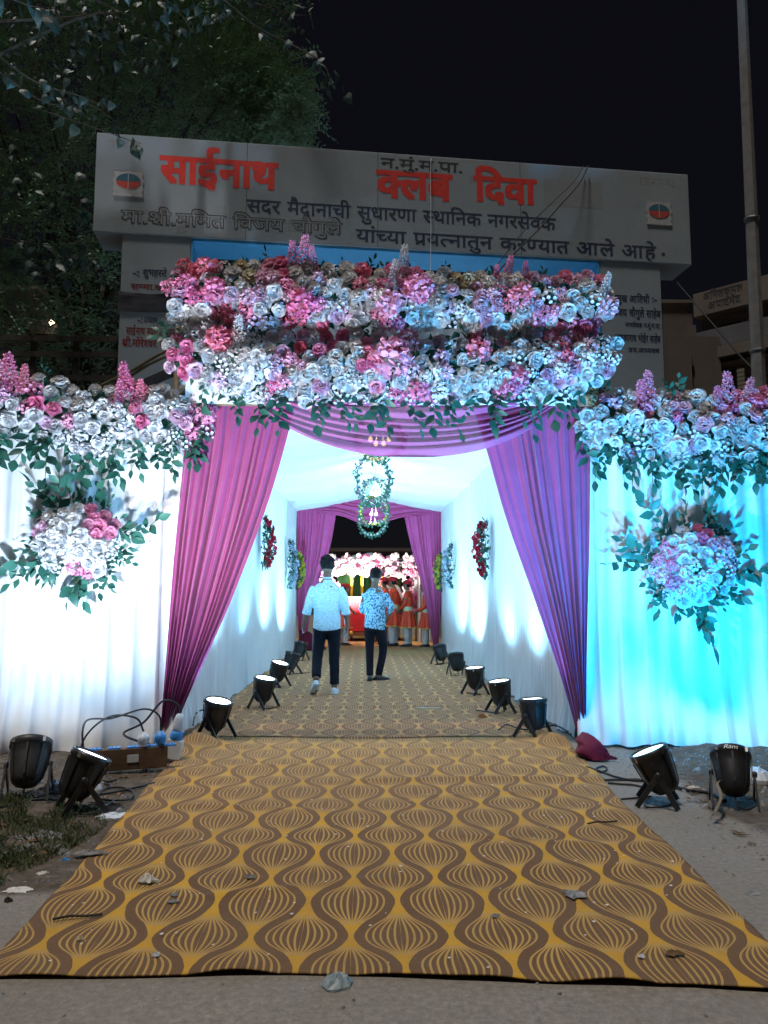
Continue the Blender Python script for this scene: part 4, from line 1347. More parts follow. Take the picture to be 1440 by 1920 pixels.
# ---- round bouquets on the wings
def wall_bouquet(A, nrm, cx, cy, rx, ry, seeds, label, specials):
    c0 = onplane(cx, cy, A + nrm * .05, nrm)
    t = thing('wall_bouquet', label, 'bouquet', tuple(c0))
    def sf(x, y):
        p = onplane(x, y, A + nrm * .06, nrm)
        d = math.hypot((x - cx) / rx, (y - cy) / ry)
        return p + nrm * (0.05 + 0.22 * math.sqrt(max(0, 1 - min(1, d * d * .95))) + uni(0, .03))
    ins = lambda x, y: math.hypot((x - cx) / rx, (y - cy) / ry) < 1
    pts = scatter(ins, (cx - rx, cy - ry, cx + rx, cy + ry), 17, 3000)
    for x, y in pts:
        b2 = min(seeds, key=lambda s: (x - s[0]) ** 2 + (y - s[1]) ** 2 + uni(0, 150))
        n = Vector(((x - cx) / rx * .8, -1, -(y - cy) / ry * .8)) + Vector((uni(-.25, .25), 0, uni(-.25, .25)))
        flower(t, b2[3], b2[2], sf(x, y), n, uni(.75, 1.0))
    for k in range(26):
        a = 2 * PI * (k + uni(-.3, .3)) / 26
        x, y = cx + rx * .8 * math.cos(a), cy + ry * .8 * math.sin(a)
        p = onplane(x, y, A + nrm * uni(.07, .13), nrm)
        u = Vector((math.cos(a), 0, -math.sin(a)))
        dv = (u + Vector((0, -.22, -.12)) + Vector((uni(-.3, .3), 0, uni(-.3, .3)))).normalized()
        leaf_spray(t, p, dv, uni(.5, .82))
    for (x, y, dx, dz, s) in specials:
        leaf_spray(t, onplane(x, y, A + nrm * .1, nrm), Vector((dx, -.15, dz)).normalized(), s)
    MB().tube([c0, c0 + nrm * .1], 0.08, 10).build('foam_base', M['stem'], t, True)
wall_bouquet(WINGL[0], NL, 150, 1015, 76, 62, [(195, 985, 'pink', 'rose'), (205, 1000, 'pink', 'rose'), (185, 970, 'pink', 'rose'), (150, 950, 'white', 'rose'), (110, 975, 'white', 'rose'), (85, 980, 'lilac', 'rose'), (140, 1010, 'white', 'rose'), (100, 1030, 'white', 'peony'), (180, 1040, 'white', 'rose'), (150, 1065, 'pink', 'peony'), (140, 1055, 'white', 'hydrangea'), (210, 1030, 'white', 'hydrangea')],
             'round bouquet of white and violet-pink roses on the left cloth wall', ((145, 1060, -.1, -1, 1.2), (155, 1060, .2, -1, 1.1), (80, 1040, -.9, -.6, 1.2), (75, 1045, -1, -.9, 1.0), (225, 990, 1, .3, 1.1), (130, 955, -.3, 1, 1.2), (165, 950, .3, 1, 1.0), (100, 960, -.7, .9, 1.0)))
wall_bouquet(WINGR[0], NR, 1294, 1062, 72, 66, [(1240, 1055, 'pink', 'peony'), (1250, 1075, 'pink', 'peony'), (1235, 1090, 'lilac', 'peony'), (1280, 990, 'white', 'rose'), (1270, 1015, 'white', 'rose'), (1320, 1000, 'pink', 'rose'), (1340, 1010, 'lilac', 'rose'), (1300, 1040, 'white', 'rose'), (1345, 1050, 'lilac', 'hydrangea'), (1300, 1080, 'white', 'peony'), (1320, 1100, 'white', 'rose'), (1260, 1110, 'white', 'peony'), (1290, 1120, 'white', 'rose')],
             'round bouquet of white roses and one pink peony on the right cloth wall', ((1240, 1010, -.6, 1, 1.1), (1225, 1030, -1, .3, 1.2), (1215, 1060, -1, -.1, 1.1), (1290, 990, -.2, 1, .9), (1330, 995, .4, 1, .9), (1300, 1130, .1, -1, 1.3), (1315, 1125, .3, -1, 1.1), (1360, 1060, 1, -.1, 1.0)))

# ---- long oval wreaths on the tunnel walls
def wall_wreath(side, px, ytop, ybot, colr, label, green):
    p0, p1 = onx(px, ytop, wx(side, 12)), onx(px, ybot, wx(side, 12))
    c0 = (p0 + p1) / 2
    hh = (p0.z - p1.z) / 2
    if c0.y > 17.3:
        k = 17.3 / c0.y
        c0 = CAM + (c0 - CAM) * k
        hh *= k
    X = wx(side, c0.y) - side * 0.04
    t = thing('oval_wreath', label, 'wreath', (X, c0.y, c0.z), group='oval wreaths on the tunnel walls')
    mb = MB()
    for k in range(330 if green else 300):
        z = uni(-1, 1)
        w = 0.25 * math.sqrt(max(0, 1 - z * z * .9))
        y = uni(-w, w)
        bul = .20 * math.sqrt(max(0, 1 - (y / .26) ** 2)) * math.sqrt(max(0.05, 1 - z * z * .9))
        p = Vector((X - side * uni(.2, 1) * bul, c0.y + y, c0.z + z * hh))
        d = Vector((-side * uni(0, .6), uni(-1, 1), uni(-1, 1))).normalized()
        n = Vector((-side, uni(-.4, .4), uni(-.4, .4)))
        x = d.cross(n).normalized()
        zz = x.cross(d)
        L = uni(.06, .10)
        mb.add([p, p + d * L * .5 + x * L * .28, p + d * L, p + d * L * .5 - x * L * .28], [(0, 1, 2, 3)])
    f = mb.build('foliage', M['leaf'], t)
    f['kind'] = 'stuff'
    for k in range(60):
        z = -0.93 + 1.86 * (k + .5) / 60
        w = 0.21 * math.sqrt(1 - z * z * .8)
        p = Vector((X - side * uni(.10, .22) * math.sqrt(1 - z * z * .8), c0.y + uni(-w, w), c0.z + z * hh))
        flower(t, random.choice(('rose', 'peony')), colr, p, Vector((-side, uni(-.8, .2), uni(-.4, .4))), uni(.42, .6))
random.seed(77)
for side, nm, rows in ((-1, 'left', ((484, 968, 1066, 'red'), (531, 1013, 1102, 'grey'), (551, 1033, 1102, 'yellow'))), (1, 'right', ((922, 976, 1083, 'red'), (859, 1019, 1103, 'grey'), (828, 1039, 1107, 'yellow')))):
    for px, a_, b2, c in rows:
        cn = {'red': 'red rose', 'grey': 'blue-grey flower', 'yellow': 'yellow flower'}[c]
        wall_wreath(side, px, a_, b2, c, f'long oval {cn} wreath hung on the {nm} tunnel wall', c != 'grey')

# ---- hanging floral hoops with lamps along the ridge
def hoop(px, py, w, h, Y, colr, label, nbulb, wh):
    c0 = at(px, py, Y)
    W, H = w * Y / F_PX / 2, h * Y / F_PX / 2
    t = thing('hanging_hoop', label, 'chandelier', tuple(c0), group='flower hoops hanging along the tunnel ridge')
    pts = [c0 + Vector((W * math.cos(2 * PI * k / 40), 0.12 * math.sin(4 * PI * k / 40), H * math.sin(2 * PI * k / 40))) for k in range(41)]
    MB().tube(pts, 0.008, 5).build('ring', M['stem'], t, True)
    MB().tube([c0 + Vector((0, 0, H)), Vector((c0.x, c0.y, RIDGE - 0.03))], 0.004, 4).build('cord', M['steel'], t)
    mb = MB()
    for k in range(300):
        a = uni(0, 2 * PI)
        p = c0 + Vector((W * math.cos(a), 0.12 * math.sin(2 * a), H * math.sin(a))) + Vector((uni(-.03, .03), uni(-.04, .04), uni(-.03, .03)))
        d = Vector((uni(-1, 1), uni(-1, 1), uni(-1, 1))).normalized()
        x = d.orthogonal().normalized()
        L = uni(.05, .08)
        mb.add([p, p + d * L * .5 + x * L * .3, p + d * L, p + d * L * .5 - x * L * .3], [(0, 1, 2, 3)])
    f = mb.build('foliage', M['leaf'], t)
    f['kind'] = 'stuff'
    for k in range(26):
        a = 2 * PI * k / 26
        p = c0 + Vector((W * math.cos(a), 0.12 * math.sin(2 * a) - .03, H * math.sin(a)))
        flower(t, random.choice(('rose', 'hydrangea')), colr if rnd() < wh else 'white', p, Vector((uni(-.6, .6), -1, uni(-.6, .6))), uni(.24, .38))
    for k in range(nbulb):
        a = -PI / 2 + (k - (nbulb - 1) / 2) * .8
        p = c0 + Vector((W * .45 * math.cos(a), 0.05, H * .35 * math.sin(a)))
        MB().lathe([(0.004, 0.07), (0.016, 0.06), (0.026, 0.03), (0.022, 0.008), (0.006, 0)], 8, Matrix.Translation(p)).build('bulb', M['bulb_warm' if Y < 10 else 'bulb_cool'], t, True)
        MB().tube([p + Vector((0, 0, .068)), c0 + Vector((0, 0, H))], 0.003, 4).build('bulb_wire', M['steel'], t)
    if nbulb:
        L = bpy.data.lights.new('glow', 'POINT')
        L.energy = 6 * nbulb if Y > 10 else 7 * nbulb
        L.color = (0.93, 0.97, 1.0) if Y > 10 else (1.0, 0.75, 0.5)
        L.shadow_soft_size = 0.05
        lo = bpy.data.objects.new('glow', L)
        col.objects.link(lo)
        lo.parent = t
        lo.location = (0, -0.04, -0.02)
    return c0
random.seed(55)
hoop(712, 822, 84, 84, 8.7, 'cream', 'flower hoop with warm bulbs glowing behind the entrance swag', 4, .5)
hoop(700, 900, 62, 92, 11.2, 'lilac', 'green and lilac flower hoop hanging highest in open view', 0, .6)
hoop(704, 922, 44, 46, 12.6, 'grey', 'small green hoop seen inside the lilac one', 3, .5)
hoop(701, 958, 52, 52, 14.2, 'yellow', 'yellow-green flower hoop hanging deeper in the tunnel', 2, .7)
hoop(699, 974, 52, 60, 15.6, 'white', 'white flower hoop hanging lowest, farthest down the ridge', 2, .6)

# ================================================================== stage lights
def par_proto(i, shell, lens):
    S = 1.0
    prof = [(0.030, -0.135), (0.062, -0.128), (0.086, -0.095), (0.099, -0.03), (0.108, 0.04), (0.118, 0.10), (0.123, 0.118), (0.123, 0.142), (0.112, 0.145)]
    return prof
def par_light(loc, aim, lens_mat, lcol, energy, label, group, spot=R(70), blend=0.7, size=1.0, shell='black_plastic', lens_lit=True, yaw=None, radius=0.07):
    """Black can on a splayed double yoke; aim is the direction of the beam."""
    loc = Vector(loc)
    t = thing('par_light', label, 'stage light', tuple(loc), 0.0, group)
    aim = Vector(aim).normalized()
    piv = loc + Vector((0, 0, 0.20 * size))
    q = aim.to_track_quat('Z', 'Y')
    T = Matrix.Translation(piv) @ q.to_matrix().to_4x4() @ Matrix.Scale(size, 4)
    prof = [(0.030, -0.135), (0.062, -0.128), (0.086, -0.095), (0.099, -0.03), (0.108, 0.04), (0.116, 0.098), (0.124, 0.104), (0.124, 0.140), (0.113, 0.144), (0.112, 0.125)]
    mb = MB()
    mb.lathe(prof, 24, T)
    body = mb.build('can', M[shell], t, True)
    for k in range(8):                                # moulded ribs
        a = 2 * PI * k / 8
        r = MB()
        ring = []
        for (rr, z) in ((0.062, -0.126), (0.090, -0.09), (0.104, -0.02), (0.118, 0.09)):
            for da in (-.05, .05):
                ring.append((rr * 1.0 * math.cos(a + da), rr * math.sin(a + da), z))
        outer = [(x * 1.07, y * 1.07, z) for x, y, z in ring]
        r.add(ring + outer, [(8 + 2 * j, 9 + 2 * j, 11 + 2 * j, 10 + 2 * j) for j in range(3)] + [(2 * j, 2 * j + 2, 10 + 2 * j, 8 + 2 * j) for j in range(3)] + [(2 * j + 3, 2 * j + 1, 9 + 2 * j, 11 + 2 * j) for j in range(3)], T)
        r.build('rib', M[shell], body)
    for k in range(4):                                # lens clips
        a = 2 * PI * (k + .5) / 4
        MB().box((0.122 * math.cos(a), 0.122 * math.sin(a), 0.12), (0.016, 0.016, 0.03), T).build('clip', M['steel' if k % 2 else shell], body)
    mb = MB()
    mb.lathe([(0.110, 0.128), (0.106, 0.132), (0.05, 0.135), (0.004, 0.1355)], 24, T)
    mb.build('lens', lens_mat if lens_lit else M['dark_glass'], t, True)
    # yoke: two flat bars from the side pivots down to the ground
    side = aim.cross(Vector((0, 0, 1)))
    if side.length < 0.05: side = Vector((1, 0, 0))
    side.normalize()
    fwd = Vector((0, 0, 1)).cross(side).normalized()
    for s in (-1, 1):
        p = piv + side * s * 0.125 * size
        for f, spread in ((1, 0.13), (-1, 0.11)):
            foot = loc + side * s * 0.13 * size + fwd * f * spread * size + Vector((0, 0, 0.006))
            d = (foot - p)
            n = d.cross(side).normalized()
            w = 0.016 * size
            th = 0.005 * size
            vs = []
            for e in (p - d * .06, foot):
                for a, b_ in ((-1, -1), (1, -1), (1, 1), (-1, 1)):
                    vs.append(e + n * w * a + side * th * b_)
            MB().add(vs, [(0, 1, 2, 3), (7, 6, 5, 4), (0, 4, 5, 1), (1, 5, 6, 2), (2, 6, 7, 3), (3, 7, 4, 0)]).build('yoke_leg', M['black_plastic'], t)
        Tk = Matrix.Translation(p) @ side.to_track_quat('Z', 'Y').to_matrix().to_4x4()
        MB().lathe([(0.018, -0.012), (0.022, 0), (0.016, 0.014)], 10, Tk).build('knob', M['black_plastic'], t, True)
    MB().tube(curve_pts([piv - aim * .13 * size, piv - aim * .18 * size + Vector((0, -.02, -.02)), loc + Vector((uni(-.12, .12), -.1, .012)), loc + Vector((uni(-.3, .3), uni(.05, .2), .012))], 16), 0.006, 6).build('cord', M['black_rubber'], t, True)
    if lens_lit:
        L = bpy.data.lights.new('beam', 'SPOT')
        L.energy = energy
        L.color = lcol
        L.spot_size = spot
        L.spot_blend = blend
        L.shadow_soft_size = radius
        o = bpy.data.objects.new('beam', L)
        col.objects.link(o)
        o.parent = t
        o.rotation_mode = 'QUATERNION'
        o.rotation_quaternion = aim.to_track_quat('-Z', 'Y')
        o.location = piv + aim * 0.17 * size - loc
    return t
WHITE_L, CYAN_L, ICE_L = (0.78, 0.86, 1.0), (0.025, 0.52, 1.0), (0.25, 0.66, 1.0)
def aimed(px, py, tgt, *a, **k):
    g = gnd(px, py)
    g.z = max(gz(g.x, g.y), 0.0)
    return par_light(g, tgt - (g + Vector((0, 0, .2))), *a, **k)
random.seed(5)
GO = 'stage lights on the ground outside the cloth walls'
aimed(50, 1502, onplane(150, 800, WINGL[0], NL), M['lamp_white'], (0.56, 0.76, 1.0), 600, 'dark grey stage light tilted at the left cloth wall, outermost of its pair', GO, spot=R(140), blend=1.0, size=1.03, shell='grey_plastic')
aimed(150, 1520, gnd(150, 1520) + Vector((.42, .22, 1.2)), M['lamp_violet'], (0.92, 0.94, 1.0), 700, 'black stage light beside the wooden socket board, leaning toward the entrance', GO, spot=R(140), blend=1.0, size=1.0)
aimed(1236, 1508, gnd(1236, 1508) + Vector((-.42, .16, 1.2)), M['lamp_cyan'], (0.20, 0.58, 1.0), 1200, 'black stage light with bright cyan lens leaning toward the entrance', GO, spot=R(150), blend=1.0, size=0.98)
aimed(1376, 1512, onplane(1300, 800, WINGR[0], NR), M['lamp_cyan'], (0.004, 0.45, 1.0), 850, 'upright black stage light with white maker script on its rim', GO, spot=R(165), blend=1.0, size=0.98)
# maker's script on the outermost right light
txt = bpy.data.curves.new('script', 'FONT')
txt.body = 'Ram'
txt.size = 0.046
txt.shear = 0.3
to = bpy.data.objects.new('script', txt)
col.objects.link(to)
tm = bpy.data.meshes.new_from_object(to.evaluated_get(bpy.context.evaluated_depsgraph_get()))
bpy.data.objects.remove(to)
par_D = [o for o in bpy.data.objects if o.name.startswith('par_light') and o.parent is None][-1]
Dl = Vector(par_D.location)
tv = [v.co.copy() for v in tm.vertices]
dv = (onplane(1300, 800, WINGR[0], NR) - (Dl + Vector((0, 0, .2)))).normalized()
pivD = Dl + Vector((0, 0, .2 * 0.98))
sideD = dv.cross(Vector((0, 0, 1))).normalized()
mb = MB()
rr = 0.1232
def wrap(x, y):
    a = (x - 0.05) / rr
    back = sideD.cross(dv).normalized()               # towards the viewer and up
    if back.y > 0: back = -back
    s2 = sideD if sideD.x > 0 else -sideD
    return pivD + dv * (0.104 + y * .8) + back * rr * math.cos(a) + s2 * rr * math.sin(a)
mb.add([wrap(v.co.x, v.co.y) for v in tm.vertices], [tuple(p.vertices) for p in tm.polygons])
mb.build('script', M['white_print'], par_D)

GI = 'stage lights lining the tunnel floor'
ordn = ('first', 'second', 'third', 'fourth', 'fifth')
for i, (px, py) in enumerate(((412, 1388), (500, 1330), (526, 1290), (550, 1266), (566, 1240))):
    g = gnd(px, py)
    x = max(g.x, -1.40) - .04
    par_light((x, g.y, 0.012), (0.22 + uni(-.08, .08), (-0.08 if i < 3 else 0.25) + uni(-.08, .08), 1.0), M['lamp_white'], ICE_L, 175 if i < 3 else 400, f'{ordn[i]} black stage light from the entrance along the left tunnel wall', GI, spot=R(146), blend=0.55)
for i, (px, py) in enumerate(((985, 1385), (926, 1338), (880, 1304), (847, 1268), (818, 1247))):
    g = gnd(px, py)
    par_light((min(g.x + .08, 1.56), g.y, 0.012), (-0.12 + uni(-.08, .08), (0.02 if i < 3 else 0.3) + uni(-.08, .08), 1.0), M['lamp_white'], ICE_L, 175 if i < 3 else 400, f'{ordn[i]} black stage light from the entrance along the right tunnel wall', GI, spot=R(146), blend=0.55)
# two added warm lights, hidden from view, to brighten the cart's flowers
for s, nm in ((-1, 'left'), (1, 'right')):
    par_light((-0.2 + s * 0.55, 19.5, 0.012), (-s * 0.1, 0.35, 1.0), M['bulb_warm'], (1.0, 0.85, 0.70), 3000, f'added warm light hidden before the {nm} half of the cart', 'added warm lights by the decorated cart', spot=R(100), blend=0.8)

# ================================================================== trees
def limb(mb, pts, r0, r1, seg=7):
    P = curve_pts(pts, 14)
    mb.tube(P, [lerp(r0, r1, i / 13) for i in range(14)], seg)
def fine_tree():
    random.seed(404)
    base = Vector((-4.6, 12.2, 0))
    t = thing('leafy_tree', 'large fine-leaved tree rising behind the left end of the gate', 'tree', tuple(base))
    tr = MB()
    limb(tr, [base, base + Vector((.1, 0, 2)), base + Vector((-.1, .1, 4)), base + Vector((.2, 0, 6.0))], .26, .15, 10)
    edge = lambda y: interp([(-150, 600), (0, 560), (60, 500), (120, 515), (170, 560), (215, 578), (262, 560), (300, 470), (330, 200), (700, 215)], y)
    cl = []
    while len(cl) < 300:
        px, py = uni(-140, 585), uni(-170, 300)
        if px < edge(py) - uni(8, 40): cl.append((px, py, uni(10.2, 13.8)))
    while len(cl) < 390:
        px, py = uni(-140, 222), uni(300, 700)
        cl.append((px, py, uni(9.6, 12.5)))
    for k in range(70):
        py = uni(60, 285)
        cl.append((edge(py) - uni(12, 110), py, uni(9.8, 11.5)))
    cr = MB()
    V, Fc = [], []
    for i, (px, py, Y) in enumerate(cl):
        c = at(px, py, Y)
        if i % 16 == 0:
            root = base + Vector((.2, 0, uni(3.2, 5.8)))
            limb(tr, [root, root.lerp(c, .5) + Vector((0, 0, .25)), c], .045, .008, 5)
        for tw in range(15):                           # drooping compound leaves: a twig with paired leaflets
            d = Vector((uni(-1, 1), uni(-1, 1), uni(-.9, .5))).normalized()
            o = c + Vector((uni(-.35, .35), uni(-.4, .4), uni(-.35, .35)))
            L = uni(.28, .5)
            sd = d.cross(Vector((uni(-.3, .3), uni(-.3, .3), 1))).normalized()
            for k in range(7):
                q = o + d * L * (k / 7) + Vector((0, 0, -.10 * (k / 7) ** 2))
                for s in (-1, 1):
                    ld = (sd * s + d * .5 + Vector((0, 0, uni(-.5, .1)))).normalized()
                    wv = ld.cross(Vector((uni(-.6, .6), uni(-.6, .6), 1))).normalized()
                    l = uni(.055, .10)
                    n = len(V)
                    V += [q, q + ld * l * .5 + wv * l * .2, q + ld * l, q + ld * l * .5 - wv * l * .2]
                    Fc.append((n, n + 1, n + 2, n + 3))
    cr.v, cr.f = V, Fc
    cr.build('crown', M['tree_leaf'], t)['kind'] = 'stuff'
    tr.build('trunk', M['bark'], t, True)
fine_tree()
HEART = [(0, 0), (.30, -.06), (.46, .16), (.42, .42), (.24, .72), (.06, .95), (0, 1.15), (-.06, .95), (-.24, .72), (-.42, .42), (-.46, .16), (-.30, -.06)]
def broad_tree():
    random.seed(505)
    base = Vector((-6.2, 6.6, 0))
    t = thing('broad_leaved_tree', 'heart-leaved tree whose drooping branches hang over the gate corner', 'tree', tuple(base))
    tr = MB()
    limb(tr, [base, base + Vector((.2, 0, 2.5)), base + Vector((.5, .1, 5)), base + Vector((1.2, 0, 7.4))], .24, .12, 10)
    V, Fc = [], []
    def leaf(p, size, spread=1.0):
        d = Vector((uni(-.7, .7), uni(-.7, .7), -uni(.5, 1.1))).normalized()
        nrm = Vector((uni(-1, 1), -uni(.1, 1), uni(-.5, .8))).normalized()
        x = d.cross(nrm).normalized()
        z = x.cross(d)
        n = len(V)
        V.append(p + d * size * .45 + z * size * .06)
        for a, b_ in HEART:
            V.append(p + x * a * size + d * b_ * size + z * size * (-.10 * b_ * b_ - .12 * abs(a)))
        for k in range(12): Fc.append((n, n + 1 + k, n + 1 + (k + 1) % 12))
    def branch(pxs, Y0, Y1, r, nleaf, size, sp):
        pts = [at(x, y, lerp(Y0, Y1, i / (len(pxs) - 1))) for i, (x, y) in enumerate(pxs)]
        limb(tr, pts, r * .55, r * .2, 5)
        C = curve_pts(pts, 60)
        for k in range(nleaf):
            p = C[int(59 * min(1, uni(.15, 1.05)))]
            leaf(p + Vector((uni(-sp, sp), uni(-sp, sp), uni(-sp, sp * .4))), size * uni(.7, 1.2))
    root = (-250, -260)
    branch([(120, -120), (360, -40), (480, 50), (560, 90), (605, 120), (628, 165)], 7.6, 7.4, .02, 30, .11, .12)
    branch([(250, -120), (420, -20), (520, 20), (575, 30)], 8.2, 7.8, .016, 26, .11, .18)
    branch([(-60, 60), (60, 150), (150, 180), (205, 205)], 6.8, 7.3, .018, 16, .10, .10)
    branch([(-60, 90), (80, 190), (165, 195), (232, 240)], 6.8, 7.5, .016, 14, .10, .10)
    branch([(60, 200), (180, 240), (240, 262), (265, 270)], 7.0, 7.7, .012, 9, .11, .07)
    branch([(-80, -60), (-10, -20), (40, 5), (95, 20)], 5.0, 5.4, .016, 18, .12, .12)
    branch([(150, -80), (240, -30), (330, 20), (360, 60)], 7.0, 7.4, .014, 24, .09, .16)
    branch([(-80, 260), (20, 300), (90, 330), (125, 345)], 8.4, 8.6, .016, 22, .12, .3)
    branch([(-80, 430), (20, 450), (100, 460), (170, 455)], 9.4, 9.4, .02, 40, .15, .35)
    for k in range(620):
        px, py = uni(-120, 420), uni(-140, 150)
        if px > 330 and py > 60: continue
        leaf(at(px, py, uni(8.0, 10.2)), uni(.07, .12))
    for k in range(5):
        limb(tr, [base + Vector((uni(.3, 1.2), 0, uni(4.5, 7.2))), at(uni(-120, 200), uni(-160, 60), uni(7, 9)), at(uni(-60, 400), uni(-100, 120), uni(8, 10))], .018, .004, 5)
    cr = MB()
    cr.v, cr.f = V, Fc
    cr.build('crown', M['broad_leaf'], t)['kind'] = 'stuff'
    tr.build('trunk', M['bark'], t, True)
broad_tree()

# ================================================================== lamp post on the right
b0 = at(1424, 745, 9.4)
pole_b, pole_t = Vector((b0.x, 9.4, -.1)), at(1391, 0, 9.4) + Vector((0, 0, 0))
dirp = (pole_t - b0)
mb = MB()
P = [Vector((b0.x - dirp.x / dirp.z * (b0.z - z), 9.4, z)) for z in [-.1 + .5 * i for i in range(21)]]
mb.tube(P, [lerp(.105, .062, i / 20) for i in range(21)], 8)
lp = thing('concrete_post', 'tall tapering concrete post standing behind the right cloth wall', 'post', tuple(P[0]))
mb.build('shaft', M['concrete'], lp)
for z in (4.35, 6.1):
    c = Vector((b0.x - dirp.x / dirp.z * (b0.z - z), 9.4, z))
    MB().lathe([(.098, -.012), (.101, 0), (.098, .012)], 8, Matrix.Translation(c)).build('band', M['steel'], lp)
cable_thing('cable', [at(1270, 530, 14), at(1330, 600, 12), at(1400, 680, 10), at(1440, 705, 9.6), at(1500, 730, 9.5)], .012, M['black_rubber'], 'dark overhead wire sloping past the concrete post to the flats')

# ================================================================== flats on the right
def flats():
    Y = 26.0
    def pb(x0, y0, x1, y1, ya, yb):
        a, b_ = at(x0, y1, Y), at(x1, y0, Y)
        return a.x, b_.x, a.z, b_.z, ya, yb
    def bx(name, r, mat, parent, bev=0):
        x0, x1, z0, z1, ya, yb = r
        o = MB().box(((x0 + x1) / 2, (ya + yb) / 2, (z0 + z1) / 2), (x1 - x0, yb - ya, z1 - z0)).build(name, mat, parent)
        return o
    base = gnd(1340, 1180)
    base = Vector((at(1340, 700, Y).x, Y + 3, 0))
    t = thing('apartment_block', 'unlit brownish block of flats with a lettered balcony parapet beyond the post', 'building', tuple(base))
    gx = lambda px: at(px, 700, Y).x
    gzv = lambda py: at(1340, py, Y).z
    # stair tower
    bx('wall', (gx(1246), gx(1338), 0, gzv(540), Y + 1.5, Y + 7), M['building_wall'], t)
    bx('coping', (gx(1243), gx(1342), gzv(540), gzv(534), Y + 1.4, Y + 7.1), M['building_trim'], t)
    bx('pier', (gx(1268), gx(1274), gzv(600), gzv(542), Y + 1.42, Y + 1.5), M['building_trim'], t)
    bx('slit_window', (gx(1264), gx(1266), gzv(585), gzv(560), Y + 1.46, Y + 1.5), M['dark_glass'], t)
    bx('low_wing', (gx(1244), gx(1340), 0, gzv(640), Y - .5, Y + 1.38), M['building_wall'], t)
    bx('parapet_post', (gx(1281), gx(1297), gzv(640), gzv(619), Y - .5, Y - .2), M['building_trim'], t)
    bx('slit_window', (gx(1287), gx(1290), gzv(710), gzv(695), Y - .53, Y - .5), M['dark_glass'], t)
    bx('drain_pipe', (gx(1282), gx(1283.5), 0, gzv(668), Y - .6, Y - .52), M['building_trim'], t)
    # main block, turned so that it recedes to the left
    A, B = Vector((gx(1333), Y + .6, 0)), Vector((gx(1500), Y - 2.6, 0))
    d = (B - A).normalized()
    n = Vector((d.y, -d.x, 0))
    L = (B - A).length
    def slab(name, u0, u1, w0, w1, z0, z1, mat, parent=t):
        vs = [A + d * u + n * w + Vector((0, 0, z)) for z in (z0, z1) for w in (w0, w1) for u in (u0, u1)]
        return MB().add(vs, [(0, 2, 3, 1), (4, 5, 7, 6), (0, 1, 5, 4), (2, 6, 7, 3), (0, 4, 6, 2), (1, 3, 7, 5)]).build(name, mat, parent)
    zz = lambda py: gzv(py)
    slab('main_wall', 0, L, -5, 0, 0, zz(548), M['building_wall'])
    slab('upper_parapet', 0, L, -.1, .62, zz(592), zz(549), M['building_trim'])
    slab('balcony_front', .05, L, .3, .6, zz(655), zz(622), M['house_wall'])
    slab('balcony_slab', 0, L, .02, .75, zz(678), zz(658), M['building_trim'])
    w = slab('window', .6, 1.45, .01, .05, zz(632), zz(606), M['building_trim'])
    slab('pane', .66, 1.39, .052, .06, zz(629), zz(609), M['dark_glass'], w)
    slab('sunshade', .15, L, .02, .5, zz(690), zz(685), M['building_trim'])
    w = slab('window', .5, 1.5, .01, .06, zz(745), zz(688) - .1, M['building_trim'])
    for k in range(3):
        slab('pane', .56 + .31 * k, .80 + .31 * k, .062, .07, zz(744), zz(690) - .13, M['lit_window'] if k != 1 else M['dark_glass'], w)
    for k in range(7):
        z = zz(744) + (zz(697) - zz(744)) * k / 6
        slab('grille_bar', .5, 1.5, .11, .125, z, z + .02, M['black_plastic'], w)
    # lettering on the parapet
    for text, y0, y1, u0, u1 in (('अनिलकमल', 553, 565, .35, 1.7), ('अपार्टमेंट', 572, 584, .5, 1.6)):
        V, Fc, wd = lay_out(text, .02)
        z1, z0 = zz(y0) , zz(y1)
        mb = MB()
        mb.add([A + d * (u0 + x / wd * (u1 - u0)) + n * .628 + Vector((0, 0, z1 + (y - .62) * (z1 - z0) / .62)) for x, y in V], Fc)
        mb.build('lettering', M['black_paint'], t)
    return t
flats()
# low house and railing behind the left wall, among the trees
def house():
    Y = 17.0
    base = Vector((at(120, 700, Y).x, Y + 2, 0))
    t = thing('dark_house', 'dim low house glimpsed under the trees left of the gate', 'building', tuple(base))
    gx = lambda px: at(px, 650, Y).x
    zz = lambda py: at(150, py, Y).z
    def bx(name, x0, x1, y1, y0, ya, yb, mat, par=t, zlo=None):
        z0 = zz(y1) if zlo is None else zlo
        return MB().box(((gx(x0) + gx(x1)) / 2, (ya + yb) / 2, (z0 + zz(y0)) / 2), (gx(x1) - gx(x0), yb - ya, zz(y0) - z0)).build(name, mat, par)
    bx('wall', -420, 240, 0, 560, Y, Y + 5, M['house_wall'], zlo=0)
    bx('roof_slab', -430, 250, 560, 552, Y - .5, Y + 5.2, M['building_trim'])
    w = bx('window', 60, 110, 690, 625, Y - .05, Y, M['building_trim'])
    bx('pane', 63, 107, 687, 628, Y - .07, Y - .052, M['dark_glass'], w)
    lampb = at(97, 607, Y - .25)
    l = MB().box((lampb.x, Y - .12, lampb.z + .1), (.05, .24, .03)).build('lamp_bracket', M['steel'], t)
    MB().lathe([(.004, .09), (.05, .06), (.06, .02), (.03, -.03), (.004, -.04)], 10, Matrix.Translation(lampb)).build('lamp_bulb', M['bulb_warm'], l, True)
house()
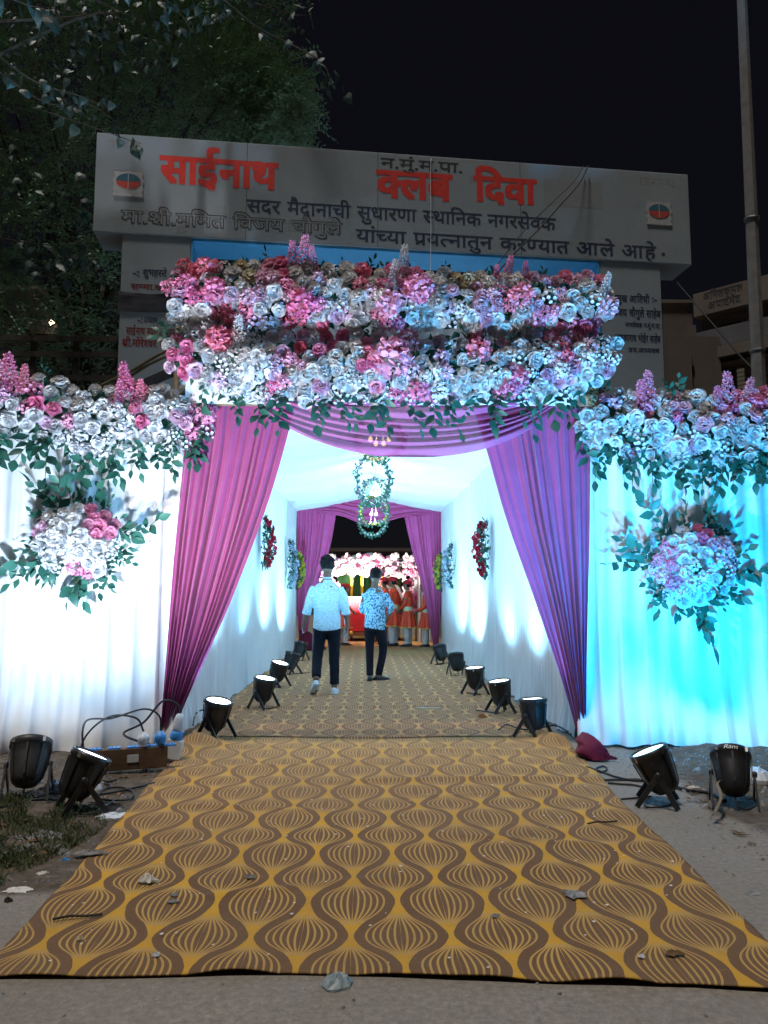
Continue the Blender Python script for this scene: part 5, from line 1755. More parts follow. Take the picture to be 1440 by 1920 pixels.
def fence():
    p0, p1 = at(130, 700, 9.4), at(222, 700, 9.4)
    t = thing('rail_fence', 'dark rail fence standing behind the left cloth wall beside the pillar', 'fence', (p0.x, 9.4, 0))
    zt = at(180, 630, 9.4).z
    for k in range(5):
        x = lerp(p0.x - 1.5, p1.x, k / 4)
        MB().box((x, 9.4, zt / 2), (.07, .05, zt)).build('post', M['bark'], t)
    for z in (zt - .55, zt - .25, zt - .05):
        MB().box(((p0.x - 1.5 + p1.x) / 2, 9.36, z), (p1.x - p0.x + 1.6, .03, .07)).build('rail', M['bark'], t)
fence()
# dark block closing the view beyond the tunnel
def far_block():
    Y = 44.0
    a, b_ = at(520, 1100, Y), at(860, 1068, Y)
    t = thing('far_building', 'dark low building barely visible in the night beyond the cart', 'building', ((a.x + b_.x) / 2, Y + 2, 0))
    MB().box(((a.x + b_.x) / 2, Y + 2, 1.8), (b_.x - a.x + 14, 4, 3.6)).build('wall', M['house_wall'], t)
    MB().box(((a.x + b_.x) / 2, Y + 2, 3.7), (b_.x - a.x + 14.4, 4.4, .2)).build('roof_slab', M['building_trim'], t)
    for k in range(4):
        x = lerp(a.x - 2, b_.x + 2, (k + .5) / 4)
        w = MB().box((x, Y - .02, 2.1), (1.3, .1, 1.2)).build('window', M['building_trim'], t)
        MB().box((x, Y - .09, 2.1), (1.1, .03, 1.0)).build('pane', M['dark_glass'], w)
far_block()

# ================================================================== people
def ell(c, rx, ry, n=20, rz=0.0):
    return [Vector((c[0] + math.cos(a) * rx * math.cos(rz) - math.sin(a) * ry * math.sin(rz), c[1] + math.cos(a) * rx * math.sin(rz) + math.sin(a) * ry * math.cos(rz), c[2])) for a in [2 * PI * k / n for k in range(n)]]
def torso_loft(mb, prof, n=20):
    mb.loft([ell((x, y, z), rx, ry, n) for x, y, z, rx, ry in prof])
def limb_loft(mb, pts, rads, n=24, seg=10):
    P = curve_pts(pts, n)
    m = len(rads) - 1
    rr = []
    for i in range(n):
        t = i / (n - 1) * m
        k = min(int(t), m - 1)
        rr.append(lerp(rads[k], rads[k + 1], t - k))
    mb.tube(P, rr, seg)
def add_head(mb, c, yaw, sc=1.0, nod=0.0):
    """Skull with jaw, nose, brow, lips and ears; faces +Y before yaw."""
    T = Matrix.Translation(c) @ Matrix.Rotation(yaw, 4, 'Z') @ Matrix.Rotation(nod, 4, 'X') @ Matrix.Scale(sc, 4) @ Matrix.Diagonal((1.12, 1.04, 1.0, 1.0))
    rings = []
    for z, rx, ry, dy in ((-.118, .030, .034, .040), (-.105, .045, .050, .032), (-.075, .060, .072, .016), (-.03, .069, .086, .004), (.02, .074, .094, 0), (.065, .073, .094, -.006), (.095, .062, .080, -.010), (.115, .038, .052, -.012), (.124, .012, .016, -.012)):
        rings.append([T @ Vector((math.cos(a) * rx, math.sin(a) * ry + dy, z)) for a in [2 * PI * k / 20 for k in range(20)]])
    mb.loft(rings)
    mb.tube([T @ Vector(p) for p in ((0, .086, .03), (0, .104, -.005), (0, .112, -.024), (0, .092, -.034))], [.010, .013, .016, .012], 8)
    mb.tube([T @ Vector(p) for p in ((-.045, .076, .036), (0, .092, .040), (.045, .076, .036))], .010, 6)
    mb.tube([T @ Vector(p) for p in ((-.026, .080, -.062), (0, .092, -.060), (.026, .080, -.062))], .009, 6)
    for s in (-1, 1):
        mb.tube([T @ Vector(p) for p in ((s * .072, -.004, .030), (s * .084, -.014, .018), (s * .082, -.010, -.010), (s * .072, 0, -.034))], [.010, .013, .012, .008], 8)
    return T
def add_hand(mb, wrist, d, palm_n, side, curl=0.5, sc=1.0):
    """Palm and five separate fingers. d: along the hand, palm_n: out of the palm, side: towards the thumb."""
    d, palm_n = d.normalized(), palm_n.normalized()
    side = side.normalized()
    w = Vector(wrist)
    mb.tube([w - d * .03 * sc, w + d * .02 * sc, w + d * .06 * sc, w + d * .092 * sc], [(.024 * sc, .022 * sc), (.032 * sc, .020 * sc), (.040 * sc, .017 * sc), (.036 * sc, .014 * sc)], 10)
    palm = MB()
    for k, (o, l) in enumerate(((.030, .070), (.010, .078), (-.010, .072), (-.029, .056))):
        b0 = w + d * .080 * sc + side * o * sc
        p1 = b0 + (d * math.cos(curl * .5) + palm_n * math.sin(curl * .5)) * l * .45 * sc
        p2 = p1 + (d * math.cos(curl * 1.3) + palm_n * math.sin(curl * 1.3)) * l * .32 * sc
        p3 = p2 + (d * math.cos(curl * 2.0) + palm_n * math.sin(curl * 2.0)) * l * .26 * sc
        mb.tube([b0 - d * .02 * sc, b0, p1, p2, p3], [.0095 * sc, .0095 * sc, .009 * sc, .0085 * sc, .0065 * sc], 7)
    b0 = w + d * .028 * sc + side * .030 * sc
    mb.tube([b0 - side * .015 * sc, b0, b0 + (side * .7 + d * .7) * .032 * sc + palm_n * .006, b0 + (side * .62 + d * 1.3) * .042 * sc + palm_n * .016], [.013 * sc, .012 * sc, .0105 * sc, .008 * sc], 7)
def shoe(T, sole_mat, mat, parent, name='shoe', L=0.27):
    mb = MB()
    rings = []
    for y, w, h in ((-.085, .026, .055), (-.06, .036, .085), (0, .040, .088), (.06, .043, .072), (.12, .047, .056), (.16, .040, .044), (.185, .018, .026)):
        rings.append([T @ Vector((math.cos(a) * w, y, max(.0, h / 2 + math.sin(a) * h / 2))) for a in [2 * PI * k / 14 for k in range(14)]])
    mb.loft(rings)
    o = mb.build(name, mat, parent, True, True)
    mb = MB()
    rings = []
    for y, w in ((-.088, .030), (-.06, .041), (0, .043), (.06, .047), (.12, .051), (.165, .042), (.190, .018)):
        rings.append([T @ Vector((x * w, y, z)) for x, z in ((-1, .0), (1, .0), (1.02, .022), (-1.02, .022))])
    mb.loft(rings)
    s = mb.build('sole', sole_mat, o, True, True)
    return o
def hair_cap(T, mat, parent, low=-.03, seed=1, sc=1.0):
    """Short thick hair: a cap with a ragged hairline plus small tufts standing off it."""
    random.seed(int(seed) + 40)
    mb = MB()
    rings = []
    for z, rx, ry, dy in ((low, .071, .070, -.030), (low + .03, .081, .088, -.022), (.03, .085, .099, -.012), (.065, .086, .106, -.006), (.10, .078, .098, -.008), (.126, .056, .070, -.010), (.138, .018, .024, -.010)):
        rings.append([T @ Vector((math.cos(a) * rx * (1 + .06 * noise.noise(Vector((a * 3, z * 30, seed)))), (math.sin(a) * ry * (1 + .06 * noise.noise(Vector((a * 3, z * 30, seed + 3)))) + dy - (.045 if (math.sin(a) > .2 and z < .05) else 0)), z + .012 * noise.noise(Vector((a * 5, z * 20, seed + 7))))) for a in [2 * PI * k / 28 for k in range(28)]])
    mb.loft(rings)
    o = mb.build('hair', mat, parent, True, True)
    tf = MB()
    for k in range(260):
        a, e = uni(0, 2 * PI), uni(-.15, 1.45)
        n = Vector((math.cos(a) * math.cos(e), math.sin(a) * math.cos(e), math.sin(e)))
        if math.sin(a) > .3 and e < .45: continue
        p = Vector((n.x * .082, n.y * .100 - .010, .045 + n.z * .092))
        d = (n + Vector((uni(-.5, .5), uni(-.5, .5), uni(-.7, .3)))).normalized()
        x = d.orthogonal().normalized()
        L = uni(.018, .034)
        tf.add([T @ (p - x * .007), T @ (p + x * .007), T @ (p + d * L)], [(0, 1, 2)])
    tf.build('tufts', mat, o, False, True)['kind'] = 'stuff'
    return o

def man_striding():
    g = gnd(612, 1303)
    t = thing('person', 'man in speckled white-blue shirt and white sneakers walking into the tunnel', 'person', (g.x, g.y, 0.012), R(2))
    s = 0.965
    # ----- skin: one continuous surface
    b = MB()
    hips = Vector((0, 0, .92))
    ank_r, knee_r = Vector((.105, .02, .09)), Vector((.10, .05, .50))
    ank_l, knee_l = Vector((-.13, -.20, .20)), Vector((-.12, .03, .52))
    torso_loft(b, [(0, 0, .86, .13, .09), (0, 0, .98, .15, .10), (0, -.01, 1.12, .14, .095), (0, -.01, 1.28, .165, .105), (0, 0, 1.40, .17, .095), (0, .0, 1.47, .09, .07), (0, .005, 1.52, .058, .06), (0, .015, 1.60, .055, .058)])
    limb_loft(b, [(.09, 0, .90), knee_r, ank_r], [.085, .055, .062, .04], seg=10)
    limb_loft(b, [(-.09, 0, .90), knee_l, ank_l], [.085, .055, .062, .04], seg=10)
    for a, fz in ((ank_r, Vector((0, 1, -.05))), (ank_l, Vector((0, .75, -.65)))):
        b.tube([a + Vector((0, -.04, -.03)), a + fz * .06 + Vector((0, 0, -.04)), a + fz * .15 + Vector((0, 0, -.05))], [.034, .036, .026], 8)
    ar = [Vector((.160, -.005, 1.395)), Vector((.238, -.03, 1.14)), Vector((.262, .05, .91))]
    al = [Vector((-.160, -.005, 1.395)), Vector((-.250, -.02, 1.14)), Vector((-.305, .06, .92))]
    for arm, sg in ((ar, 1), (al, -1)):
        limb_loft(b, arm, [.055, .047, .042, .040, .028], seg=10)
        d = (arm[2] - arm[1])
        add_hand(b, arm[2], d + Vector((0, .02, -.1)), Vector((-sg, .2, 0)), Vector((0, 1, .1)), .45)
    T = add_head(b, Vector((0, .02, 1.685)), R(4), .98)
    link_mesh('body', remeshed(b, .0075, 3, .5), M['skin'], t)
    hair_cap(T, M['hair'], t, -.045, 3)
    # ----- shirt
    sh = MB()
    torso_loft(sh, [(0, -.005, .86, .185, .125), (0, -.005, .92, .182, .122), (0, -.01, 1.05, .172, .112), (0, -.015, 1.20, .182, .115), (0, -.015, 1.32, .190, .116), (0, -.008, 1.385, .180, .102), (0, -.003, 1.435, .135, .088), (0, 0, 1.47, .09, .076), (0, .002, 1.50, .07, .068)], 24)
    for arm in (ar, al):
        e = arm[1].lerp(arm[2], .32)
        limb_loft(sh, [arm[0] + Vector((0, 0, -.005)), arm[0].lerp(arm[1], .5) + Vector((.012 if arm is ar else -.012, -.01, 0)), arm[1], e], [.062, .064, .062, .058, .055], seg=12)
    me = remeshed(sh, .010, 3)
    bm = bmesh.new()
    bm.from_mesh(me)
    for v in bm.verts:                                # cloth creases and a curved shirt tail
        k = noise.noise(v.co * 9) * .010 + noise.noise(Vector((v.co.x * 6 + v.co.z * 10, v.co.y * 6, v.co.z * 4))) * .008
        v.co += v.normal * k
        if v.co.z < .93: v.co.z -= .035 * (1 - min(1, (v.co.x / .19) ** 2)) * smooth((.93 - v.co.z) / .07)
    bm.to_mesh(me)
    bm.free()
    so = link_mesh('shirt', me, M['shirt_speckled'], t)
    mb = MB()
    mb.loft([ell((0, .006, 1.485), .066, .066, 20), ell((0, .008, 1.53), .061, .064, 20)], False)
    mb.build('collar', M['shirt_speckled'], so, True, True)
    for arm in (ar, al):
        e0, e1 = arm[1].lerp(arm[2], .22), arm[1].lerp(arm[2], .40)
        MB().tube([e0, e1], [.060, .062], 14).build('cuff', M['shirt_speckled'], so, True, True)
    # ----- trousers
    tr = MB()
    torso_loft(tr, [(0, 0, .80, .165, .115), (0, 0, .90, .168, .115), (0, 0, 1.0, .155, .105)], 20)
    limb_loft(tr, [(.088, 0, .86), knee_r + Vector((0, .005, .0)), ank_r + Vector((0, 0, .03))], [.100, .086, .074, .068, .062], seg=12)
    limb_loft(tr, [(-.088, 0, .86), knee_l + Vector((0, .005, 0)), ank_l + Vector((0, .012, .04))], [.100, .086, .074, .068, .062], seg=12)
    me = remeshed(tr, .011, 3)
    for v in me.vertices:
        v.co.x += .006 * noise.noise(Vector((v.co.x * 8, v.co.y * 8, v.co.z * 14)))
    link_mesh('trousers', me, M['trousers'], t)
    shoe(Matrix.Translation((.105, .02, .0)) @ Matrix.Rotation(R(-6), 4, 'Z'), M['white_plastic'], M['sneaker'], t)
    shoe(Matrix.Translation((-.135, -.20, .105)) @ Matrix.Rotation(R(14), 4, 'Z') @ Matrix.Rotation(R(-34), 4, 'X'), M['white_plastic'], M['sneaker'], t)
    t.scale = (s, s, s)
man_striding()

def man_standing():
    g = gnd(703, 1278)
    t = thing('person', 'man in blue floral shirt and dark shoes standing on the tunnel carpet', 'person', (g.x, g.y, 0.012), R(-10))
    b = MB()
    ank_l, knee_l = Vector((-.075, -.02, .09)), Vector((-.09, .04, .47))
    ank_r, knee_r = Vector((.045, .07, .09)), Vector((.115, .09, .48))
    torso_loft(b, [(0, 0, .84, .13, .09), (0, 0, .95, .145, .10), (0, -.01, 1.08, .135, .095), (0, -.01, 1.24, .155, .10), (0, 0, 1.35, .16, .09), (0, 0, 1.42, .085, .07), (0, .005, 1.47, .055, .057), (0, .02, 1.54, .052, .056)])
    limb_loft(b, [(-.085, 0, .87), knee_l, ank_l], [.08, .053, .058, .038])
    limb_loft(b, [(.085, 0, .87), knee_r, ank_r], [.08, .053, .058, .038])
    for a, dx in ((ank_l, -.1), (ank_r, .5)):
        b.tube([a + Vector((0, -.04, -.03)), a + Vector((dx * .06, .06, -.045)), a + Vector((dx * .14, .13, -.055))], [.032, .034, .025], 8)
    al = [Vector((-.150, 0, 1.345)), Vector((-.205, .02, 1.10)), Vector((-.09, .24, 1.06))]
    ar = [Vector((.150, 0, 1.345)), Vector((.255, -.02, 1.12)), Vector((.17, .18, .98))]
    for arm, sg in ((ar, 1), (al, -1)):
        limb_loft(b, arm, [.052, .045, .040, .038, .027])
        add_hand(b, arm[2], arm[2] - arm[1], Vector((-sg * .3, 0, -1)), Vector((-sg, .3, .2)), .6)
    T = add_head(b, Vector((.005, .03, 1.615)), R(-8), .95, R(-14))
    link_mesh('body', remeshed(b, .0075, 3, .5), M['skin'], t)
    hair_cap(T, M['hair'], t, -.045, 9)
    sh = MB()
    torso_loft(sh, [(0, -.005, .80, .172, .118), (0, -.005, .88, .170, .115), (0, -.01, 1.0, .160, .108), (0, -.015, 1.15, .172, .112), (0, -.015, 1.27, .180, .112), (0, -.008, 1.335, .170, .098), (0, -.002, 1.385, .125, .084), (0, 0, 1.42, .085, .073), (0, .004, 1.445, .068, .065)], 24)
    for arm in (ar, al):
        e = arm[1].lerp(arm[2], .45)
        limb_loft(sh, [arm[0], arm[0].lerp(arm[1], .5), arm[1], e], [.058, .060, .058, .055, .050], seg=12)
    me = remeshed(sh, .010, 3)
    bm = bmesh.new()
    bm.from_mesh(me)
    for v in bm.verts:
        v.co += v.normal * (noise.noise(v.co * 9) * .010 + noise.noise(Vector((v.co.x * 5 - v.co.z * 10, v.co.y * 6, v.co.z * 4))) * .008)
        if v.co.z < .86: v.co.z -= .02 * (v.co.x / .17)
    bm.to_mesh(me)
    bm.free()
    so = link_mesh('shirt', me, M['shirt_floral'], t)
    MB().loft([ell((0, .008, 1.425), .064, .064, 20), ell((0, .01, 1.468), .058, .061, 20)], False).build('collar', M['shirt_floral'], so, True, True)
    tr = MB()
    torso_loft(tr, [(0, 0, .76, .155, .108), (0, 0, .86, .16, .11), (0, 0, .96, .148, .10)], 20)
    limb_loft(tr, [(-.084, 0, .83), knee_l, ank_l + Vector((0, 0, -.01))], [.092, .078, .066, .060, .056], seg=12)
    limb_loft(tr, [(.084, 0, .83), knee_r, ank_r + Vector((0, 0, -.01))], [.092, .078, .066, .060, .056], seg=12)
    link_mesh('trousers', remeshed(tr, .011, 3), M['trousers'], t)
    shoe(Matrix.Translation((-.075, -.02, 0)) @ Matrix.Rotation(R(4), 4, 'Z'), M['black_rubber'], M['black_shoe'], t)
    shoe(Matrix.Translation((.05, .07, 0)) @ Matrix.Rotation(R(-52), 4, 'Z'), M['black_rubber'], M['black_shoe'], t)
    t.scale = (.94, .94, .94)
man_standing()

def bandsman(px, Y, h, face, label, turban='red', arms='front', coat=True, hairm=None, group='bandsmen in red coats by the cart'):
    """Figure facing local +Y: long flared red coat with gold hem, sash, white trousers, turban."""
    x = at(px, 1150, Y).x
    t = thing('person', label, 'person', (x, Y, 0.014), face, group)
    b = MB()
    for sx in (-1, 1):
        limb_loft(b, [(sx * .085, 0, .88), (sx * .10, .02, .48), (sx * .10, 0, .09)], [.085, .055, .058, .038])
        b.tube([(sx * .10, -.04, .05), (sx * .105, .06, .045), (sx * .11, .14, .035)], [.033, .036, .026], 8)
    torso_loft(b, [(0, 0, .84, .13, .09), (0, 0, .98, .145, .10), (0, -.01, 1.12, .135, .095), (0, -.01, 1.27, .155, .10), (0, 0, 1.38, .16, .09), (0, 0, 1.45, .085, .07), (0, .005, 1.50, .055, .057), (0, .02, 1.56, .052, .056)])
    A = []
    for sx in (-1, 1):
        if arms == 'front': arm = [Vector((sx * .155, 0, 1.375)), Vector((sx * .235, .03, 1.13)), Vector((sx * .05, .23, .98))]
        else: arm = [Vector((sx * .155, 0, 1.375)), Vector((sx * .26, -.04, 1.13)), Vector((sx * .22, .13, .95))]
        A.append(arm)
        limb_loft(b, arm, [.052, .045, .040, .038, .027])
        add_hand(b, arm[2], arm[2] - arm[1], Vector((-sx * .4, .2, -.6)), Vector((-sx * .4, .5, .6)), .7)
    T = add_head(b, Vector((0, .03, 1.63)), 0, .98)
    link_mesh('body', remeshed(b, .0085, 3, .5), M['skin'], t)
    cm = M['coat_red'] if coat else M['white_trousers']
    sh = MB()
    torso_loft(sh, [(0, 0, .94, .155, .115), (0, -.005, 1.05, .150, .108), (0, -.01, 1.18, .172, .114), (0, -.01, 1.30, .188, .116), (0, 0, 1.395, .178, .098), (0, 0, 1.45, .10, .078), (0, .004, 1.475, .068, .066)], 24)
    for arm in A: limb_loft(sh, [arm[0], arm[0].lerp(arm[1], .5), arm[1], arm[1].lerp(arm[2], .85)], [.060, .060, .057, .053, .046], seg=12)
    me = remeshed(sh, .011, 3)
    bm = bmesh.new()
    bm.from_mesh(me)
    for v in bm.verts: v.co += v.normal * noise.noise(v.co * 10 + Vector((px, 0, 0))) * .010
    bm.to_mesh(me)
    bm.free()
    co = link_mesh('coat', me, cm, t)
    if coat:
        n = 48
        sk = MB()
        rings = []
        for z, r, pl in ((1.0, .155, .0), (.90, .175, .010), (.75, .215, .022), (.60, .25, .032), (.50, .27, .038)):
            rings.append([Vector((math.cos(a) * (r + pl * math.sin(9 * a + px)), math.sin(a) * (r * .78 + pl * math.sin(9 * a + px)), z)) for a in [2 * PI * k / n for k in range(n)]])
        sk.loft(rings, False)
        so = sk.build('skirt', cm, co, True, True)
        hm = MB()
        r2 = [[p + Vector((p.x, p.y, 0)).normalized() * .004 + Vector((0, 0, dz)) for p in rings[-1]] for dz in (-.004, .028)]
        hm.loft(r2, False)
        hm.build('gold_hem', M['gold'], co, True, True)
        sa = MB()
        sa.loft([ell((0, -.002, .94), .168, .126, 28), ell((0, -.002, .99), .166, .124, 28), ell((0, -.004, 1.06), .160, .120, 28)], False)
        sa.build('sash', M['sash'], t, True, True)
        MB().box((.05, .150, .80), (.07, .02, .34), Matrix.Rotation(R(-8), 4, 'Z')).build('sash_tail', M['sash'], t, local=True)
        co2 = MB()
        co2.loft([ell((0, .006, 1.462), .068, .068, 20), ell((0, .01, 1.50), .060, .063, 20)], False)
        co2.build('gold_collar', M['gold'], co, True, True)
    tr = MB()
    torso_loft(tr, [(0, 0, .76, .15, .105), (0, 0, .88, .155, .108), (0, 0, .97, .145, .10)], 20)
    for sx in (-1, 1): limb_loft(tr, [(sx * .085, 0, .84), (sx * .105, .01, .48), (sx * .10, 0, .07)], [.098, .092, .088, .082, .07], seg=12)
    link_mesh('trousers', remeshed(tr, .012, 3), M['white_trousers'], t)
    if turban:
        tb = MB()
        tb.loft([[T @ Vector((math.cos(a) * rx, math.sin(a) * ry - .006, z)) for a in [2 * PI * k / 22 for k in range(22)]] for z, rx, ry in ((.030, .086, .106), (.050, .100, .120), (.085, .106, .126), (.120, .096, .112), (.145, .066, .078), (.155, .020, .024))])
        tbo = tb.build('turban', M['turban_' + turban], t, True, True)
        for k in range(3):
            pts = [T @ Vector((math.cos(a) * (.104 - .004 * k), math.sin(a) * (.124 - .004 * k) - .006, .058 + .028 * k + .018 * math.sin(a + k * 2))) for a in [2 * PI * j / 24 for j in range(25)]]
            MB().tube(pts, .012, 6).build('turban_fold', M['turban_' + turban], tbo, True, True)
        MB().tube([T @ Vector((0, -.11, .05)), T @ Vector((.01, -.135, -.02)), T @ Vector((0, -.13, -.08))], [.016, .022, .012], 8).build('turban_tail', M['turban_' + turban], tbo, True, True)
        hair_cap(T, M['hair'], t, -.05, px)
    else:
        hair_cap(T, hairm or M['hair'], t, -.045, px)
    for sx in (-1, 1):
        shoe(Matrix.Translation((sx * .10, 0, 0)) @ Matrix.Rotation(R(-sx * 8), 4, 'Z'), M['black_rubber'], M['black_shoe'], t)
    k = h / 1.785
    t.scale = (k, k, k)
LEFT = R(88)
bandsman(765, 18.5, 1.58, R(70), 'bandsman in red coat and turban facing left, hands clasped, beside the curtain', 'red')
bandsman(738, 18.7, 1.66, R(62), 'taller bandsman in red coat behind the one with clasped hands', 'red', 'side')
bandsman(799, 18.45, 1.50, R(80), 'bandsman half hidden behind the right far curtain, pale sash showing', 'red')
bandsman(722, 19.3, 1.66, R(60), 'bandsman in red coat at the cart corner behind the floral shirt', 'red', 'side')
bandsman(646, 19.0, 1.50, R(-70), 'bandsman in red coat seen past the arm of the walking man', 'red')
bandsman(713, 20.2, 1.70, R(60), 'man in an orange turban standing behind the bandsmen', 'orange', 'side', False, group='onlookers beyond the bandsmen')
bandsman(729, 20.6, 1.75, R(75), 'grey-haired bareheaded man among the onlookers', None, 'side', False, M['grey_hair'], group='onlookers beyond the bandsmen')
bandsman(741, 21.0, 1.78, R(120), 'black-haired man at the back of the onlookers', None, 'side', False, M['hair'], group='onlookers beyond the bandsmen')

# ================================================================== decorated cart beyond the tunnel
def cart():
    Y = 20.4
    g = at(690, 1200, Y)
    t = thing('flower_cart', 'red-sided wedding cart under a canopy frame packed with pale flowers', 'cart', (g.x, Y + .6, 0))
    gx = lambda px: at(px, 1150, Y).x
    zz = lambda py: at(690, py, Y).z
    x0, x1 = gx(650), gx(742)
    zt = zz(1122)
    MB().box(((x0 + x1) / 2, Y + .6, (zt + .28) / 2), (x1 - x0, 1.2, zt - .28)).build('body', M['red_cloth'], t)
    MB().box(((x0 + x1) / 2, Y + .6, zt + .02), (x1 - x0 + .08, 1.28, .04)).build('table_cloth', M['white_cloth'], t)
    MB().box(((x0 + x1) / 2, Y + .55, .2), (x1 - x0 + .05, 1.1, .12)).build('chassis', M['wood'], t)
    for xx in (x0 + .12, x1 - .12):
        for yy in (Y + .12, Y + 1.0):
            w = MB().lathe([(.11, -.03), (.13, -.02), (.13, .02), (.11, .03)], 16, Matrix.Translation((xx, yy, .135)) @ Matrix.Rotation(R(90), 4, 'Y')).build('wheel', M['black_rubber'], t, True)
        MB().lathe([(.004, 0), (.045, .01), (.05, .03), (.03, .05)], 12, Matrix.Translation((xx, Y - .03, .24)) @ Matrix.Rotation(R(90), 4, 'X')).build('brass_lamp', M['gold'], t, True)
    # canopy
    c0, c1 = gx(598), gx(784)
    ct, cb = zz(1042), zz(1082)
    for xx in (c0 + .05, c1 - .05):
        MB().tube([(xx, Y + .1, .0), (xx, Y + .1, ct)], .03, 8).build('canopy_post', M['steel'], t, True)
    MB().tube([(c0, Y + .1, ct - .1), (c1, Y + .1, ct - .1)], .03, 8).build('canopy_beam', M['steel'], t, True)
    a, b_ = gx(628), gx(756)
    MB().grid(lambda u, v: (lerp(a, b_, u), Y + 1.5 + .02 * math.sin(u * 60), lerp(zt - .1, cb + .1, v)), 60, 4).build('green_backdrop', M['green_panel'], t, True)
    for px in (659, 679, 740):
        mb = MB()
        x = gx(px) * (Y + .3) / Y
        for k in range(11):
            z = lerp(cb, zt + .08, k / 10)
            mb.lathe([(.005, -.03), (.034, -.02), (.038, .01), (.02, .03)], 8, Matrix.Translation((x + uni(-.006, .006), Y + .3, z)))
        mb.build('marigold_string', M['marigold'], t, True)
    random.seed(909)
    for k in range(190):
        px, py = uni(600, 784), uni(1042, 1078)
        p = at(px, py, Y + uni(-.08, .08))
        c, kd = random.choice((('white', 'rose'), ('white', 'hydrangea'), ('pink', 'peony'), ('lilac', 'rose'), ('white', 'peony'), ('pink', 'rose')))
        flower(t, kd, c, p, Vector((uni(-.5, .5), -1, uni(-.5, .6))), uni(1.0, 1.4))
    for k in range(96):
        px = uni(757, 788) if k % 2 else uni(598, 632)
        py = uni(1070, 1145)
        c, kd = random.choice((('white', 'rose'), ('pink', 'peony'), ('lilac', 'rose'), ('pink', 'rose')))
        flower(t, kd, c, at(px, py, Y + uni(-.08, .08)), Vector((uni(-.5, .5), -1, uni(-.5, .6))), uni(.95, 1.3))
    for px in (646, 700, 738, 766):
        flower(t, 'blossom_spike', 'white', at(px, 1050, Y - .05), Vector((uni(-.4, .4), -.5, 1)), 1.0)
cart()
# side drape of pale cloth behind the bandsmen
mb = MB()
mb.grid(lambda u, v: (lerp(at(783, 1150, 20.0).x, at(812, 1150, 20.0).x, u), 20.0 + .04 * math.sin(u * 30), lerp(0.02, at(790, 1075, 20).z, v)), 40, 6)
tag(mb.build('hanging_cloth', M['white_cloth'], None, True), 'pale cloth panel hanging behind the right far curtain', 'cloth')

# ================================================================== socket board, plugs, cables
def socket_board():
    p0, p1 = gnd(176, 1452), gnd(313, 1442)
    z0 = .02
    d = (p1 - p0)
    L = d.length
    ang = math.atan2(d.y, d.x)
    c = (p0 + p1) / 2
    base = Vector((c.x, c.y, max(gz(c.x, c.y), 0) + z0))
    t = thing('socket_board', 'worn brown wooden socket board lying at the foot of the left cloth wall', 'socket board', tuple(base), ang)
    o = MB().box((0, 0, .075), (L, .07, .15)).build('board', M['wood'], t, local=True)
    bevel(o, .004)
    MB().box((.01, -.037, .08), (.08, .004, .055)).build('torn_label', M['paper'], o, local=True)
    for k in range(5):
        s = MB().box((-.25 + .13 * k, 0, .155), (.085, .06, .012)).build('socket', M['blue_plastic'], t, local=True)
        for q in (-1, 1): MB().box((-.25 + .13 * k + q * .014, -.0, .1625), (.008, .008, .004)).build('socket_hole', M['black_plastic'], s, local=True)
    return t, base, ang, L
sb, sbase, sang, sL = socket_board()
def sloc(x, y, z): return sbase + Vector((x * math.cos(sang) - y * math.sin(sang), x * math.sin(sang) + y * math.cos(sang), z))
for k, (x, lab, mt) in enumerate(((.08, 'round grey plug standing in the socket board', 'bag'), (.20, 'round bright blue plug standing in the socket board', 'blue_plastic'))):
    p = sloc(x, -.005, .162)
    t = thing('plug', lab, 'plug', tuple(p))
    MB().lathe([(.012, 0), (.038, .012), (.044, .05), (.040, .07), (.02, .082), (.01, .10)], 14, Matrix.Translation(p)).build('plug_body', M[mt], t, True)
    q = p + Vector((0, 0, .10))
    if k == 0: pts = [q, q + Vector((-.05, -.03, .10)), q + Vector((-.22, -.06, .12)), q + Vector((-.36, -.10, .02)), q + Vector((-.40, -.14, -.12)), sloc(-.24, -.16, -.01), sloc(-.15, -.42, -.005)]
    else: pts = [q, q + Vector((-.01, -.02, .11)), q + Vector((-.12, -.03, .16)), q + Vector((-.34, -.06, .10)), q + Vector((-.52, -.10, .08)), q + Vector((-.50, -.14, -.14)), sloc(-.20, -.24, -.005), sloc(-.1, -.30, -.005)]
    MB().tube(curve_pts(pts, 50), .0075, 6).build('flex', M['black_rubber'], t, True)
# industrial connector leaning on the board's end
p = gnd(324, 1426)
t = thing('power_connector', 'grey and blue industrial power connector leaning at the end of the socket board', 'connector', (p.x, p.y, .01))
Tc = Matrix.Translation((p.x, p.y, .02)) @ Matrix.Rotation(R(8), 4, 'Y')
MB().box((0, 0, .07), (.11, .09, .14), Tc).build('white_box', M['white_plastic'], t)
MB().lathe([(.048, .142), (.050, .17), (.046, .20), (.04, .205)], 14, Tc).build('blue_collar', M['blue_plastic'], t, True)
MB().lathe([(.036, .206), (.040, .23), (.036, .30), (.024, .335), (.012, .34)], 14, Tc).build('grip', M['bag'], t, True)
tp = Tc @ Vector((0, 0, .34))
MB().tube(curve_pts([tp, tp + Vector((-.02, -.01, .07)), tp + Vector((-.13, -.03, .10)), tp + Vector((-.27, -.04, -.06)), tp + Vector((-.42, -.04, -.15)), sloc(.16, .06, .14)], 40), .009, 6).build('flex', M['black_rubber'], t, True)

